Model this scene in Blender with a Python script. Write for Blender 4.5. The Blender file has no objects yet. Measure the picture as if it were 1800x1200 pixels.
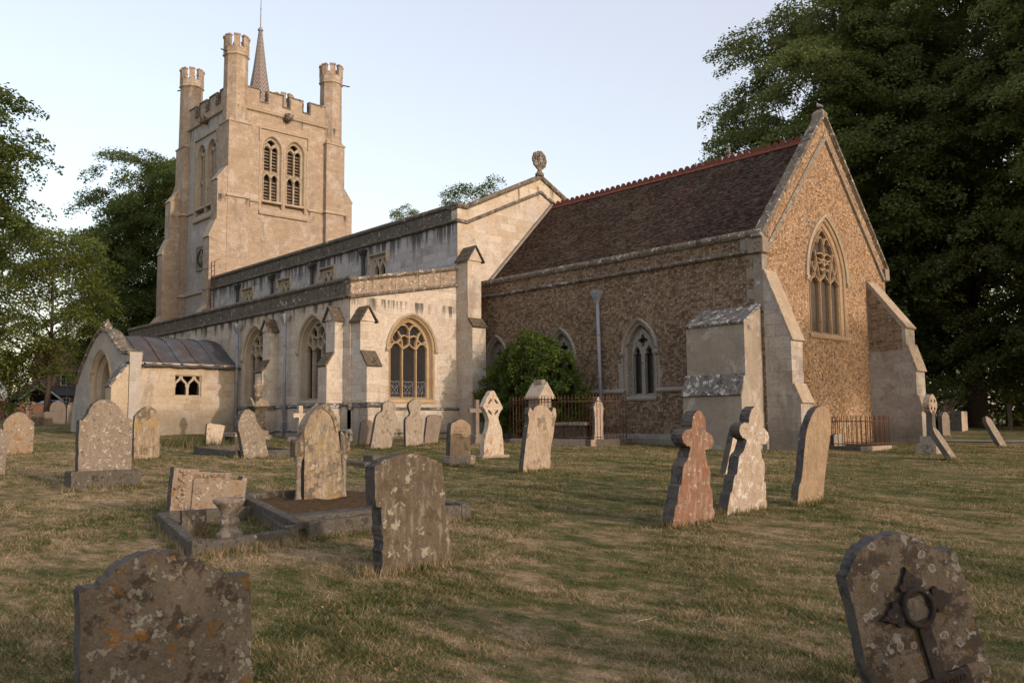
import bpy, bmesh, math, random
import numpy as np
from mathutils import Vector, Matrix
from mathutils.geometry import tessellate_polygon

random.seed(7)
RNG = np.random.default_rng(11)
S = bpy.context.scene
COL = S.collection
PI = math.pi

# ------------------------------------------------------------------ camera
def camera():
    yaw, pitch, roll, f = 0.824595, 0.0925215, -0.0092721, 1515.66
    fw = Vector((-math.sin(yaw) * math.cos(pitch), math.cos(yaw) * math.cos(pitch), math.sin(pitch)))
    rt = Vector((math.cos(yaw), math.sin(yaw), 0))
    up = rt.cross(fw)
    c, s = math.cos(roll), math.sin(roll)
    r2, u2 = c * rt + s * up, -s * rt + c * up
    cam = bpy.data.cameras.new("camera")
    o = bpy.data.objects.new("camera", cam)
    COL.objects.link(o)
    m = Matrix((r2, u2, -fw)).transposed().to_4x4()
    o.matrix_world = m
    cam.sensor_width = 36.0
    cam.lens = f / 1800 * 36
    cam.clip_start = 0.05
    cam.clip_end = 3000
    cam.dof.use_dof = True
    cam.dof.focus_distance = 17.0
    cam.dof.aperture_fstop = 7.0
    S.camera = o
camera()

# ------------------------------------------------------------------ light
SUN_EL = math.radians(13.0)
SUN_AZ = math.radians(3.0)          # measured from +X (east) towards +Y (north)
W = bpy.data.worlds.new("World")
S.world = W
W.use_nodes = True
wn = W.node_tree.nodes
wl = W.node_tree.links
wn.clear()
wo = wn.new('ShaderNodeOutputWorld')
bg = wn.new('ShaderNodeBackground')
sky = wn.new('ShaderNodeTexSky')
sky.sky_type = 'NISHITA'
sky.sun_disc = False
sky.sun_elevation = SUN_EL
sky.sun_rotation = math.radians(90) - SUN_AZ
sky.altitude = 50
sky.air_density = 1.3
sky.dust_density = 2.2
sky.ozone_density = 1.2
bg.inputs[1].default_value = 0.15
veil = wn.new('ShaderNodeMix')            # thin high summer haze over the whole sky
veil.data_type = 'RGBA'; veil.blend_type = 'ADD'
veil.inputs[0].default_value = 1.0
veil.inputs[7].default_value = (2.2, 1.84, 1.9, 1)
wl.new(sky.outputs[0], veil.inputs[6])
wl.new(veil.outputs[2], bg.inputs[0])
wl.new(bg.outputs[0], wo.inputs[0])
sl = bpy.data.lights.new("sun", 'SUN')
sl.energy = 2.0
sl.angle = math.radians(0.6)
sl.color = (1.0, 0.785, 0.63)
so = bpy.data.objects.new("sun", sl)
COL.objects.link(so)
sd = Vector((math.cos(SUN_EL) * math.cos(SUN_AZ), math.cos(SUN_EL) * math.sin(SUN_AZ), math.sin(SUN_EL)))
so.rotation_euler = sd.to_track_quat('Z', 'Y').to_euler()
so.location = (30, 5, 20)
S.view_settings.view_transform = 'Standard'
S.view_settings.look = 'None'
S.view_settings.exposure = 0.42
S.view_settings.gamma = 1.0

# ------------------------------------------------------------------ helpers
def G(x, y):
    x = max(-95.0, min(25.0, x))
    y = max(-25.0, min(45.0, y))
    return -1.5 - 0.025 * x + 0.01 * y

class MB:
    def __init__(self):
        self.v, self.f, self.m, self.s = [], [], [], []
    def add(self, verts, faces, m=0, smooth=False):
        b = len(self.v)
        self.v += [tuple(p) for p in verts]
        for f in faces:
            self.f.append([b + i for i in f]); self.m.append(m); self.s.append(smooth)
    def box(self, x0, x1, y0, y1, z0, z1, m=0):
        v = [(x0, y0, z0), (x1, y0, z0), (x1, y1, z0), (x0, y1, z0), (x0, y0, z1), (x1, y0, z1), (x1, y1, z1), (x0, y1, z1)]
        self.add(v, [(0, 3, 2, 1), (4, 5, 6, 7), (0, 1, 5, 4), (1, 2, 6, 5), (2, 3, 7, 6), (3, 0, 4, 7)], m)
    def prism(self, P, poly, d0, d1, m=0):
        n = len(poly)
        v = [P(s, z, d0) for s, z in poly] + [P(s, z, d1) for s, z in poly]
        f = [list(range(n)), list(range(2 * n - 1, n - 1, -1))]
        f += [(i, i + n, (i + 1) % n + n, (i + 1) % n) for i in range(n)]
        self.add(v, f, m)
    def plate(self, P, outer, holes, d0, d1, m=0, back=True, rim=True):
        loops = [outer] + holes
        flat = [p for l in loops for p in l]
        tris = tessellate_polygon([[Vector((p[0], p[1], 0)) for p in l] for l in loops])
        self.add([P(s, z, d0) for s, z in flat], [tuple(t) for t in tris], m)
        if back:
            self.add([P(s, z, d1) for s, z in flat], [tuple(reversed(t)) for t in tris], m)
        for li, l in enumerate(loops):
            if li == 0 and not rim: continue
            n = len(l)
            v = [P(s, z, d0) for s, z in l] + [P(s, z, d1) for s, z in l]
            self.add(v, [(i, (i + 1) % n, (i + 1) % n + n, i + n) for i in range(n)], m)
    def sweep(self, P, path, prof, m=0, closed=False, smooth=False):
        n = len(path); k = len(prof)
        rings = []
        for i in range(n):
            p = Vector(path[i])
            a = Vector(path[i - 1]) if (i > 0 or closed) else None
            b = Vector(path[(i + 1) % n]) if (i < n - 1 or closed) else None
            d1 = (p - a).normalized() if a is not None else None
            d2 = (b - p).normalized() if b is not None else None
            if d1 is None: d1 = d2
            if d2 is None: d2 = d1
            n1 = Vector((-d1.y, d1.x)); n2 = Vector((-d2.y, d2.x))
            nn = (n1 + n2)
            if nn.length < 1e-4: nn = n1
            nn.normalize()
            c = max(0.35, nn.dot(n1))
            rings.append([P(p.x + nn.x * o / c, p.y + nn.y * o / c, d) for o, d in prof])
        v = [q for r in rings for q in r]
        f = []
        for i in range(n if closed else n - 1):
            j = (i + 1) % n
            for t in range(k):
                u = (t + 1) % k
                f.append((i * k + t, j * k + t, j * k + u, i * k + u))
        if not closed:
            f.append(tuple(range(k))); f.append(tuple(reversed(range((n - 1) * k, n * k))))
        self.add(v, f, m, smooth)
    def loft(self, P, loops, m=0):
        # loops: list of (points(s,z), depth), open polylines of equal length
        k = len(loops[0][0])
        v = [P(s, z, d) for l, d in loops for s, z in l]
        f = []
        for i in range(len(loops) - 1):
            for t in range(k - 1):
                f.append((i * k + t, i * k + t + 1, (i + 1) * k + t + 1, (i + 1) * k + t))
        self.add(v, f, m)
    def tube(self, pts, r, n=8, m=0, smooth=True, caps=True):
        pts = [Vector(p) for p in pts]
        rr = r if isinstance(r, (list, tuple)) else [r] * len(pts)
        v, f = [], []
        prev = None
        for i, p in enumerate(pts):
            t = (pts[min(i + 1, len(pts) - 1)] - pts[max(i - 1, 0)]).normalized()
            ref = prev if prev is not None else (Vector((1, 0, 0)) if abs(t.x) < 0.9 else Vector((0, 1, 0)))
            a = (ref - t * ref.dot(t)).normalized(); b = t.cross(a); prev = a
            for k in range(n):
                w = 2 * PI * k / n
                v.append(p + (a * math.cos(w) + b * math.sin(w)) * rr[i])
        for i in range(len(pts) - 1):
            for k in range(n):
                k2 = (k + 1) % n
                f.append((i * n + k, i * n + k2, (i + 1) * n + k2, (i + 1) * n + k))
        if caps:
            f.append(tuple(reversed(range(n)))); f.append(tuple(range((len(pts) - 1) * n, len(pts) * n)))
        self.add(v, f, m, smooth)
    def lathe(self, c, prof, n=16, m=0, smooth=True, phase=0.0):
        v, f = [], []
        for r, z in prof:
            for k in range(n):
                w = 2 * PI * (k + phase) / n
                v.append((c[0] + r * math.cos(w), c[1] + r * math.sin(w), c[2] + z))
        for i in range(len(prof) - 1):
            for k in range(n):
                k2 = (k + 1) % n
                f.append((i * n + k, i * n + k2, (i + 1) * n + k2, (i + 1) * n + k))
        f.append(tuple(reversed(range(n)))); f.append(tuple(range((len(prof) - 1) * n, len(prof) * n)))
        self.add(v, f, m, smooth)
    def build(self, name, mats, parent=None, loc=None, rot=None, fix=True, bevel=0, segs=2):
        me = bpy.data.meshes.new(name)
        off = Vector((0, 0, 0))
        if loc is not None: off = Vector(loc)
        elif parent is not None: off = world_of(parent)
        vs = [(p[0] - off.x, p[1] - off.y, p[2] - off.z) for p in self.v] if rot is None else self.v
        me.from_pydata(vs, [], self.f)
        for mt in (mats if isinstance(mats, (list, tuple)) else [mats]): me.materials.append(mt)
        me.polygons.foreach_set('material_index', self.m)
        me.polygons.foreach_set('use_smooth', self.s)
        if fix:
            bm = bmesh.new(); bm.from_mesh(me)
            bmesh.ops.remove_doubles(bm, verts=bm.verts, dist=0.0004)
            bmesh.ops.recalc_face_normals(bm, faces=bm.faces)
            bm.to_mesh(me); bm.free()
        o = bpy.data.objects.new(name, me)
        COL.objects.link(o)
        if parent is not None:
            o.parent = parent
            if loc is not None: o.location = Vector(loc) - world_of(parent)
        elif loc is not None: o.location = loc
        if rot is not None: o.rotation_euler = rot
        if bevel:
            b = o.modifiers.new('bevel', 'BEVEL'); b.width = bevel; b.segments = segs; b.limit_method = 'ANGLE'; b.angle_limit = math.radians(40)
        return o

def world_of(o):
    p = Vector((0, 0, 0))
    while o is not None:
        p += o.location; o = o.parent
    return p

def tag(o, label=None, cat=None, group=None, kind=None):
    if label: o['label'] = label
    if cat: o['category'] = cat
    if group: o['group'] = group
    if kind: o['kind'] = kind
    return o

def thing(name, label, cat, loc, rot=None, group=None):
    o = bpy.data.objects.new(name, None)
    o.empty_display_size = 0.3
    COL.objects.link(o)
    o.location = loc
    if rot: o.rotation_euler = rot
    return tag(o, label, cat, group)

def PY(c):   # south facing plane, depth goes north
    return lambda s, z, d: (s, c + d, z)
def PX(c):   # east facing plane, depth goes west
    return lambda s, z, d: (c - d, s, z)
def PN(c):   # north facing plane, depth goes south
    return lambda s, z, d: (s, c - d, z)

def arch(a, zs, h, off=0.0, n=12, z0=0.0, cs=0.0):
    R = (a * a + h * h) / (2 * a); cx = R - a; Ro = R + off
    th = math.acos(max(-1, min(1, cx / Ro)))
    L = [(-(Ro * math.cos(th * i / n) - cx), zs + Ro * math.sin(th * i / n)) for i in range(n + 1)]
    pts = [(-(a + off), z0)] + L + [(-x, z) for x, z in reversed(L[:-1])] + [(a + off, z0)]
    return [(cs + x, z) for x, z in pts]

def arch_half(a, h, t):  # half width of arch at height t above spring
    R = (a * a + h * h) / (2 * a); cx = R - a
    return math.sqrt(max(0, R * R - t * t)) - cx

def smooth_path(pts, k=4):
    out = []
    n = len(pts)
    for i in range(n - 1):
        p0 = pts[max(i - 1, 0)]; p1 = pts[i]; p2 = pts[i + 1]; p3 = pts[min(i + 2, n - 1)]
        for j in range(k):
            t = j / k
            out.append(tuple(0.5 * ((2 * p1[c]) + (-p0[c] + p2[c]) * t + (2 * p0[c] - 5 * p1[c] + 4 * p2[c] - p3[c]) * t * t + (-p0[c] + 3 * p1[c] - 3 * p2[c] + p3[c]) * t ** 3) for c in range(len(p1))))
    out.append(tuple(pts[-1]))
    return out

# ------------------------------------------------------------------ materials
class N:
    def __init__(self, name):
        self.mat = bpy.data.materials.new(name); self.mat.use_nodes = True
        self.t = self.mat.node_tree; self.t.nodes.clear()
        self.out = self.t.nodes.new('ShaderNodeOutputMaterial')
    def n(self, typ, ins=None, **kw):
        nd = self.t.nodes.new(typ)
        for k, v in kw.items(): setattr(nd, k, v)
        for k, v in (ins or {}).items():
            s = nd.inputs[k]
            if hasattr(v, 'is_output'): self.t.links.new(v, s)
            else: s.default_value = v
        return nd
    def pos(self): return self.n('ShaderNodeNewGeometry').outputs['Position']
    def obj(self): return self.n('ShaderNodeTexCoord').outputs['Object']
    def island(self): return self.n('ShaderNodeNewGeometry').outputs['Random Per Island']
    def sep(self, v):
        s = self.n('ShaderNodeSeparateXYZ', {0: v}); return s.outputs
    def comb(self, x=0.0, y=0.0, z=0.0): return self.n('ShaderNodeCombineXYZ', {0: x, 1: y, 2: z}).outputs[0]
    def math(self, op, a, b=0.0, clamp=False):
        return self.n('ShaderNodeMath', {0: a, 1: b}, operation=op, use_clamp=clamp).outputs[0]
    def scale(self, v, s): return self.n('ShaderNodeVectorMath', {0: v, 1: s}, operation='MULTIPLY').outputs[0]
    def addv(self, v, s): return self.n('ShaderNodeVectorMath', {0: v, 1: s}, operation='ADD').outputs[0]
    def noise(self, v, scale=1.0, detail=4.0, rough=0.55, dist=0.0, col=False):
        nd = self.n('ShaderNodeTexNoise', {'Vector': v, 'Scale': scale, 'Detail': detail, 'Roughness': rough, 'Distortion': dist})
        return nd.outputs['Color' if col else 'Fac']
    def voro(self, v, scale=1.0, feature='F1', rnd=1.0):
        return self.n('ShaderNodeTexVoronoi', {'Vector': v, 'Scale': scale, 'Randomness': rnd}, feature=feature)
    def ramp(self, fac, stops, interp='LINEAR'):
        nd = self.n('ShaderNodeValToRGB', {0: fac}); cr = nd.color_ramp; cr.interpolation = interp
        while len(cr.elements) < len(stops): cr.elements.new(0.5)
        for e, (p, c) in zip(cr.elements, stops):
            e.position = p; e.color = (c[0], c[1], c[2], 1) if not isinstance(c, (int, float)) else (c, c, c, 1)
        return nd.outputs[0]
    def step(self, v, lo, hi):
        return self.n('ShaderNodeMapRange', {0: v, 1: lo, 2: hi, 3: 0.0, 4: 1.0}, interpolation_type='SMOOTHSTEP').outputs[0]
    def mix(self, fac, a, b, blend='MIX'):
        nd = self.n('ShaderNodeMix', data_type='RGBA', blend_type=blend)
        def put(s, v):
            if hasattr(v, 'is_output'): self.t.links.new(v, s)
            elif isinstance(v, (int, float)): s.default_value = v if s.type == 'VALUE' else (v, v, v, 1)
            else: s.default_value = (v[0], v[1], v[2], 1)
        put(nd.inputs[0], fac); put(nd.inputs[6], a); put(nd.inputs[7], b)
        return nd.outputs[2]
    def bump(self, h, strength=0.5, dist=0.02, normal=None):
        ins = {'Height': h, 'Strength': strength, 'Distance': dist}
        if normal is not None: ins['Normal'] = normal
        return self.n('ShaderNodeBump', ins).outputs[0]
    def done(self, color, rough=0.9, normal=None, spec=0.2, metal=0.0, trans=None):
        p = self.n('ShaderNodeBsdfPrincipled', {'Base Color': color if hasattr(color, 'is_output') else (color[0], color[1], color[2], 1), 'Roughness': rough, 'Specular IOR Level': spec, 'Metallic': metal})
        if normal is not None: self.t.links.new(normal, p.inputs['Normal'])
        o = p.outputs[0]
        if trans is not None:
            tr = self.n('ShaderNodeBsdfTranslucent', {0: trans if hasattr(trans, 'is_output') else (trans[0], trans[1], trans[2], 1)})
            o = self.n('ShaderNodeMixShader', {0: 0.48, 1: o, 2: tr.outputs[0]}).outputs[0]
        self.t.links.new(o, self.out.inputs[0])
        return self.mat

def wall_uv(N_, warp=0.03):
    p = N_.pos(); x, y, z = N_.sep(p)
    u = N_.math('ADD', x, y)
    v = N_.comb(u, z, 0.0)
    if warp:
        w = N_.noise(p, 1.7, 2.0, col=True)
        v = N_.addv(v, N_.scale(N_.addv(w, (-0.5, -0.5, -0.5)), (warp, warp, 0.0)))
    return p, x, y, z, u, v

def ashlar(name, tones, bw, bh, patches=None, patch_amt=0.0, streak=None, mortar=0.5, lich=0.0, rough_amt=1.0, joint=0.008, foot=None):
    n = N(name)
    p, x, y, z, u, v = wall_uv(n, 0.035)
    br = n.n('ShaderNodeTexBrick', {'Vector': v, 'Color1': (0, 0, 0, 1), 'Color2': (1, 1, 1, 1), 'Mortar': (0.5, 0.5, 0.5, 1), 'Scale': 1.0, 'Mortar Size': joint, 'Mortar Smooth': 0.3, 'Bias': 0.0, 'Brick Width': bw, 'Row Height': bh}, offset=0.43, squash=1.35, squash_frequency=3)
    rnd = br.outputs[0]; fac = br.outputs[1]
    big = n.noise(p, 0.55, 4.0, 0.6)
    mid = n.noise(p, 2.3, 5.0, 0.62)
    fine = n.noise(p, 11.0, 6.0, 0.7)
    t = n.math('ADD', n.math('MULTIPLY', rnd, 0.26), n.math('ADD', n.math('MULTIPLY', big, 0.46), n.math('MULTIPLY', mid, 0.34)))
    k = len(tones)
    c = n.ramp(t, [(0.27 + 0.46 * i / (k - 1), tn) for i, tn in enumerate(tones)])
    if patches:
        pm = n.step(n.noise(n.scale(p, (0.9, 0.9, 1.2)), 0.75, 3.0, 0.5, 0.6), 0.56 - patch_amt, 0.6 - patch_amt)
        c = n.mix(n.math('MULTIPLY', pm, 0.85), c, n.mix(n.noise(p, 5.0, 3.0), patches[0], patches[1]))
        fac = n.math('MULTIPLY', fac, n.math('SUBTRACT', 1.0, n.math('MULTIPLY', pm, 0.7)))
    c = n.mix(n.math('MULTIPLY', fac, mortar), c, n.mix(big, (0.13, 0.105, 0.08), (0.34, 0.29, 0.23)))
    c = n.mix(0.55 * rough_amt, c, n.ramp(fine, [(0.28, 0.5), (0.5, 1.0), (0.75, 1.35)]), 'MULTIPLY')
    gr = n.noise(n.comb(n.math('MULTIPLY', u, 1.3), n.math('MULTIPLY', z, 0.55), 3.7), 1.0, 6.0, 0.68, 0.5)
    c = n.mix(n.math('MULTIPLY', n.step(gr, 0.53, 0.68), 0.55), c, n.mix(mid, (0.15, 0.125, 0.105), (0.27, 0.24, 0.21)))
    gr2 = n.noise(n.addv(p, (9.0, 4.0, 2.0)), 1.1, 6.0, 0.7, 0.4)
    c = n.mix(n.math('MULTIPLY', n.step(gr2, 0.54, 0.62), 0.45), c, n.mix(fine, (0.46, 0.43, 0.40), (0.66, 0.62, 0.57)))
    if lich:
        lm = n.step(n.noise(p, 7.5, 4.0, 0.7), 0.66 - lich * 0.1, 0.70 - lich * 0.1)
        c = n.mix(n.math('MULTIPLY', lm, 0.75), c, n.mix(n.noise(p, 3.0), (0.09, 0.085, 0.075), (0.42, 0.41, 0.37)))
    if streak:
        for (zt, ln, dens) in streak:
            sv = n.comb(n.math('MULTIPLY', u, 2.6), n.math('MULTIPLY', z, 0.22), 0.0)
            sn = n.noise(sv, 1.0, 4.0, 0.65, 0.3)
            zone = n.math('MULTIPLY', n.step(z, zt - ln, zt - ln * 0.05), n.math('LESS_THAN', z, zt + 0.02))
            sm = n.step(n.math('ADD', sn, n.math('MULTIPLY', zone, 0.22)), 0.70 - dens, 0.84 - dens)
            c = n.mix(n.math('MULTIPLY', n.math('MULTIPLY', sm, zone), 0.85), c, (0.045, 0.045, 0.045))
    if foot:
        fz, fl = foot
        fm = n.math('MULTIPLY', n.step(n.math('ADD', z, n.math('MULTIPLY', mid, -0.9)), fz + fl, fz), 0.55)
        c = n.mix(fm, c, (0.13, 0.12, 0.085))
    h = n.math('ADD', n.math('MULTIPLY', fac, -0.8), n.math('ADD', n.math('MULTIPLY', fine, 0.55), n.math('MULTIPLY', n.math('ADD', rnd, mid), 0.25)))
    return n.done(n.mix(1.0, c, (0.77, 0.775, 0.83), 'MULTIPLY'), 0.92, n.bump(h, 0.55 * rough_amt, 0.035), 0.15)

def rubble(name, tones, bw, bh, mort, bumpk=0.7):
    n = N(name)
    p, x, y, z, u, v = wall_uv(n, 0.09)
    q = n.n('ShaderNodeVectorMath', {0: v, 1: (1.0 / bw, 1.0 / bh, 1)}, operation='MULTIPLY').outputs[0]
    vc = n.n('ShaderNodeTexVoronoi', {'Vector': q, 'Scale': 1.0, 'Randomness': 0.62}, feature='F1', voronoi_dimensions='2D')
    ve = n.n('ShaderNodeTexVoronoi', {'Vector': q, 'Scale': 1.0, 'Randomness': 0.62}, feature='DISTANCE_TO_EDGE', voronoi_dimensions='2D')
    r, vg, vb = n.sep(vc.outputs['Color'])
    edge = n.step(ve.outputs['Distance'], 0.0, 0.14)
    big = n.noise(p, 0.6, 4.0, 0.6)
    fine = n.noise(p, 24.0, 5.0, 0.7)
    mid = n.noise(p, 12.0, 4.0, 0.6)
    t = n.math('ADD', n.math('ADD', n.math('MULTIPLY', r, 0.48), n.math('MULTIPLY', mid, 0.5)), n.math('MULTIPLY', n.math('SUBTRACT', big, 0.5), 0.6))
    c = n.ramp(t, [(0.14 + 0.74 * i / (len(tones) - 1), tn) for i, tn in enumerate(tones)])
    c = n.mix(n.math('MULTIPLY', n.step(vg, 0.55, 0.75), 0.5), c, n.mix(vb, (0.19, 0.165, 0.14), (0.33, 0.29, 0.24)))
    c = n.mix(n.math('MULTIPLY', n.step(vg, 0.25, 0.1), 0.5), c, (0.07, 0.055, 0.045))
    c = n.mix(0.6, c, n.ramp(fine, [(0.3, 0.5), (0.5, 1.0), (0.72, 1.45)]), 'MULTIPLY')
    sp = n.n('ShaderNodeTexVoronoi', {'Vector': v, 'Scale': 9.0, 'Randomness': 1.0}, feature='F1', voronoi_dimensions='2D')
    sr, sg, sb = n.sep(sp.outputs['Color'])
    pale = n.math('MULTIPLY', n.math('GREATER_THAN', sr, 0.91), n.step(sp.outputs['Distance'], 0.36, 0.26))
    c = n.mix(n.math('MULTIPLY', pale, 0.55), c, n.mix(sg, (0.34, 0.30, 0.25), (0.48, 0.42, 0.34)))
    dk = n.math('MULTIPLY', n.math('LESS_THAN', sr, 0.10), n.step(sp.outputs['Distance'], 0.40, 0.28))
    c = n.mix(n.math('MULTIPLY', dk, 0.7), c, (0.045, 0.033, 0.026))
    c = n.mix(n.math('ADD', n.math('MULTIPLY', edge, 0.85), 0.15), n.mix(big, mort, (mort[0] * 0.6, mort[1] * 0.58, mort[2] * 0.55)), c)
    h = n.math('ADD', n.math('MULTIPLY', edge, 0.55), n.math('ADD', n.math('MULTIPLY', fine, 0.3), n.math('MULTIPLY', mid, 0.6)))
    return n.done(n.mix(1.0, c, (0.93, 0.915, 0.92), 'MULTIPLY'), 0.9, n.bump(h, bumpk, 0.035), 0.2)

def weathered(name, base, dark, light, ochre=None, sc=1.0, coords='pos', dk=0.0, lt=0.0, oc=0.0, bump=0.6, streaky=0.0, joints=0.0, rings=0.0, drip=None):
    n = N(name)
    p = n.pos() if coords == 'pos' else n.obj()
    if coords == 'obj':
        inf = n.n('ShaderNodeObjectInfo').outputs['Random']
        p = n.addv(p, n.comb(n.math('MULTIPLY', inf, 37.0), n.math('MULTIPLY', inf, 11.0), 0.0))
    a = n.noise(p, 3.0 * sc, 6.0, 0.65)
    b = n.noise(p, 9.0 * sc, 5.0, 0.7)
    f = n.noise(p, 34.0 * sc, 4.0, 0.7)
    c = n.mix(n.step(a, 0.3, 0.7), base[0], base[1])
    c = n.mix(0.6, c, n.ramp(f, [(0.28, 0.5), (0.5, 1.0), (0.74, 1.4)]), 'MULTIPLY')
    if streaky:
        st = n.noise(n.scale(p, (19.0, 19.0, 4.5)), 1.0, 4.0, 0.6)
        c = n.mix(n.math('MULTIPLY', n.step(st, 0.5, 0.66), streaky), c, light)
        c = n.mix(n.math('MULTIPLY', n.step(st, 0.46, 0.34), streaky * 0.8), c, dark)
    dm = n.step(n.math('ADD', n.math('MULTIPLY', a, 0.6), n.math('MULTIPLY', b, 0.4)), 0.525 - dk, 0.60 - dk)
    c = n.mix(n.math('MULTIPLY', dm, 0.8), c, dark)
    a2 = n.noise(n.addv(p, (5.3, 1.7, 9.1)), 4.0 * sc, 6.0, 0.7)
    lm = n.step(n.math('ADD', n.math('MULTIPLY', a2, 0.55), n.math('MULTIPLY', b, 0.45)), 0.56 - lt, 0.59 - lt)
    c = n.mix(n.math('MULTIPLY', lm, 0.85), c, light)
    hgt = n.math('ADD', n.math('MULTIPLY', b, 0.5), n.math('ADD', n.math('MULTIPLY', f, 0.35), n.math('MULTIPLY', lm, 0.12)))
    if ochre is not None:
        a3 = n.noise(n.addv(p, (11.3, 7.7, 2.1)), 3.2 * sc, 6.0, 0.68)
        om = n.step(n.math('ADD', n.math('MULTIPLY', a3, 0.6), n.math('MULTIPLY', b, 0.4)), 0.57 - oc, 0.605 - oc)
        c = n.mix(n.math('MULTIPLY', om, 0.8), c, ochre)
    if rings:
        vr = n.n('ShaderNodeTexVoronoi', {'Vector': n.addv(p, n.scale(n.noise(p, 12.0, 3.0, col=True), (0.05, 0.05, 0.05))), 'Scale': rings, 'Randomness': 1.0}, feature='F1')
        rr, rg, rb = n.sep(vr.outputs['Color'])
        dd = vr.outputs['Distance']
        rad = n.math('ADD', n.math('MULTIPLY', rr, 0.30), 0.10)
        inside = n.math('LESS_THAN', dd, rad)
        ring = n.step(n.math('DIVIDE', dd, rad), 0.45, 0.9)
        sel = n.math('GREATER_THAN', rg, 0.5)
        m = n.math('MULTIPLY', n.math('MULTIPLY', inside, sel), n.math('ADD', n.math('MULTIPLY', ring, 0.62), 0.3))
        m = n.math('MULTIPLY', m, n.step(f, 0.34, 0.5))
        c = n.mix(m, c, n.mix(n.math('GREATER_THAN', rb, 0.62), light, ochre or light))
    if joints:
        q, x, y, z, u, v = wall_uv(n, 0.0)
        jm = n.math('LESS_THAN', n.math('ABSOLUTE', n.math('SUBTRACT', n.math('FRACT', n.math('DIVIDE', u, joints)), 0.5)), 0.012)
        c = n.mix(n.math('MULTIPLY', jm, 0.75), c, (0.05, 0.045, 0.04))
        hgt = n.math('SUBTRACT', hgt, n.math('MULTIPLY', jm, 0.5))
    return n.done(n.mix(1.0, c, (0.76, 0.76, 0.79), 'MULTIPLY'), 0.93, n.bump(hgt, bump, 0.02 if coords == 'obj' else 0.03), 0.15)

def plain(name, col, rough=0.6, spec=0.3, metal=0.0, var=0.25, sc=8.0, bump=0.15):
    n = N(name); p = n.pos()
    f = n.noise(p, sc, 5.0, 0.65)
    c = n.mix(1.0, col, n.ramp(f, [(0.25, 1 - var), (0.75, 1 + var)]), 'MULTIPLY')
    return n.done(c, rough, n.bump(f, bump, 0.01), spec, metal)

def leafmat(name, dark, light, tip, trans):
    n = N(name); r = n.island(); p = n.pos()
    big = n.noise(p, 0.5, 3.0, 0.6)
    t = n.math('ADD', n.math('MULTIPLY', r, 0.62), n.math('MULTIPLY', big, 0.42))
    c = n.ramp(t, [(0.12, dark), (0.6, light), (0.98, tip)])
    return n.done(c, 0.55, None, 0.25, 0.0, trans)

M = {}
# church stone
M['lime_aisle'] = ashlar('aisle limestone', [(0.38, 0.315, 0.24), (0.51, 0.445, 0.355), (0.60, 0.54, 0.445), (0.67, 0.62, 0.53)], 0.62, 0.28, ((0.70, 0.645, 0.56), (0.44, 0.355, 0.26)), 0.03, [(4.72, 1.1, 0.03)], 0.35, 0.15, 1.0, 0.007, (-0.9, 1.1))
M['lime_clere'] = ashlar('clerestory limestone', [(0.27, 0.26, 0.24), (0.42, 0.41, 0.385), (0.52, 0.51, 0.48), (0.60, 0.585, 0.55)], 0.62, 0.33, ((0.56, 0.55, 0.52), (0.40, 0.37, 0.32)), 0.0, [(8.38, 1.6, 0.07)], 0.45, 0.2, 1.0, 0.009)
M['lime_gable'] = ashlar('nave gable limestone', [(0.42, 0.33, 0.235), (0.53, 0.435, 0.32), (0.60, 0.525, 0.415), (0.68, 0.63, 0.54)], 0.66, 0.31, ((0.64, 0.59, 0.52), (0.44, 0.34, 0.24)), 0.0, [(10.7, 3.2, -0.03)], 0.3, 0.15, 0.9, 0.006)
M['lime_tower'] = ashlar('tower limestone', [(0.33, 0.255, 0.18), (0.385, 0.30, 0.215), (0.425, 0.34, 0.25), (0.49, 0.405, 0.315)], 0.42, 0.19, ((0.47, 0.385, 0.285), (0.36, 0.275, 0.19)), -0.02, [(20.85, 1.4, -0.03), (14.7, 1.2, -0.04)], 0.55, 0.05, 0.9, 0.008)
M['render_grey'] = ashlar('grey render', [(0.32, 0.30, 0.265), (0.40, 0.375, 0.33), (0.46, 0.43, 0.38)], 0.9, 0.45, ((0.46, 0.43, 0.385), (0.36, 0.335, 0.29)), 0.02, [(20.85, 2.4, -0.02)], 0.12, 0.0, 0.6, 0.004)
M['lime_porch'] = ashlar('porch limestone', [(0.35, 0.27, 0.18), (0.46, 0.375, 0.27), (0.50, 0.42, 0.31), (0.55, 0.47, 0.36)], 0.7, 0.3, ((0.50, 0.42, 0.32), (0.43, 0.335, 0.235)), 0.0, [(2.6, 0.5, -0.04)], 0.35, 0.05, 0.9, 0.006, (-0.4, 1.0))
M['render_panel'] = ashlar('buttress render panel', [(0.28, 0.235, 0.18), (0.35, 0.30, 0.235), (0.39, 0.345, 0.275)], 1.6, 0.9, ((0.36, 0.32, 0.27), (0.25, 0.20, 0.145)), 0.05, [(2.85, 0.6, -0.05)], 0.05, 0.0, 0.55, 0.003)
M['butt_stone'] = ashlar('buttress ashlar', [(0.27, 0.225, 0.165), (0.40, 0.355, 0.29), (0.47, 0.43, 0.365), (0.50, 0.455, 0.385)], 0.62, 0.36, ((0.50, 0.475, 0.44), (0.24, 0.18, 0.12)), 0.05, None, 0.45, 0.15, 1.0, 0.009, (-1.0, 1.0))
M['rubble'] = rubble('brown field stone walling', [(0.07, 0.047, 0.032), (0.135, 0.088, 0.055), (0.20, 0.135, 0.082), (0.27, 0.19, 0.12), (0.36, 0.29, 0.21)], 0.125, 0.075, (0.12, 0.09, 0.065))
M['rubble_gable'] = rubble('gold field stone walling', [(0.145, 0.082, 0.048), (0.265, 0.155, 0.085), (0.36, 0.225, 0.125), (0.45, 0.31, 0.19), (0.52, 0.42, 0.31)], 0.10, 0.068, (0.2, 0.145, 0.10))
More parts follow.
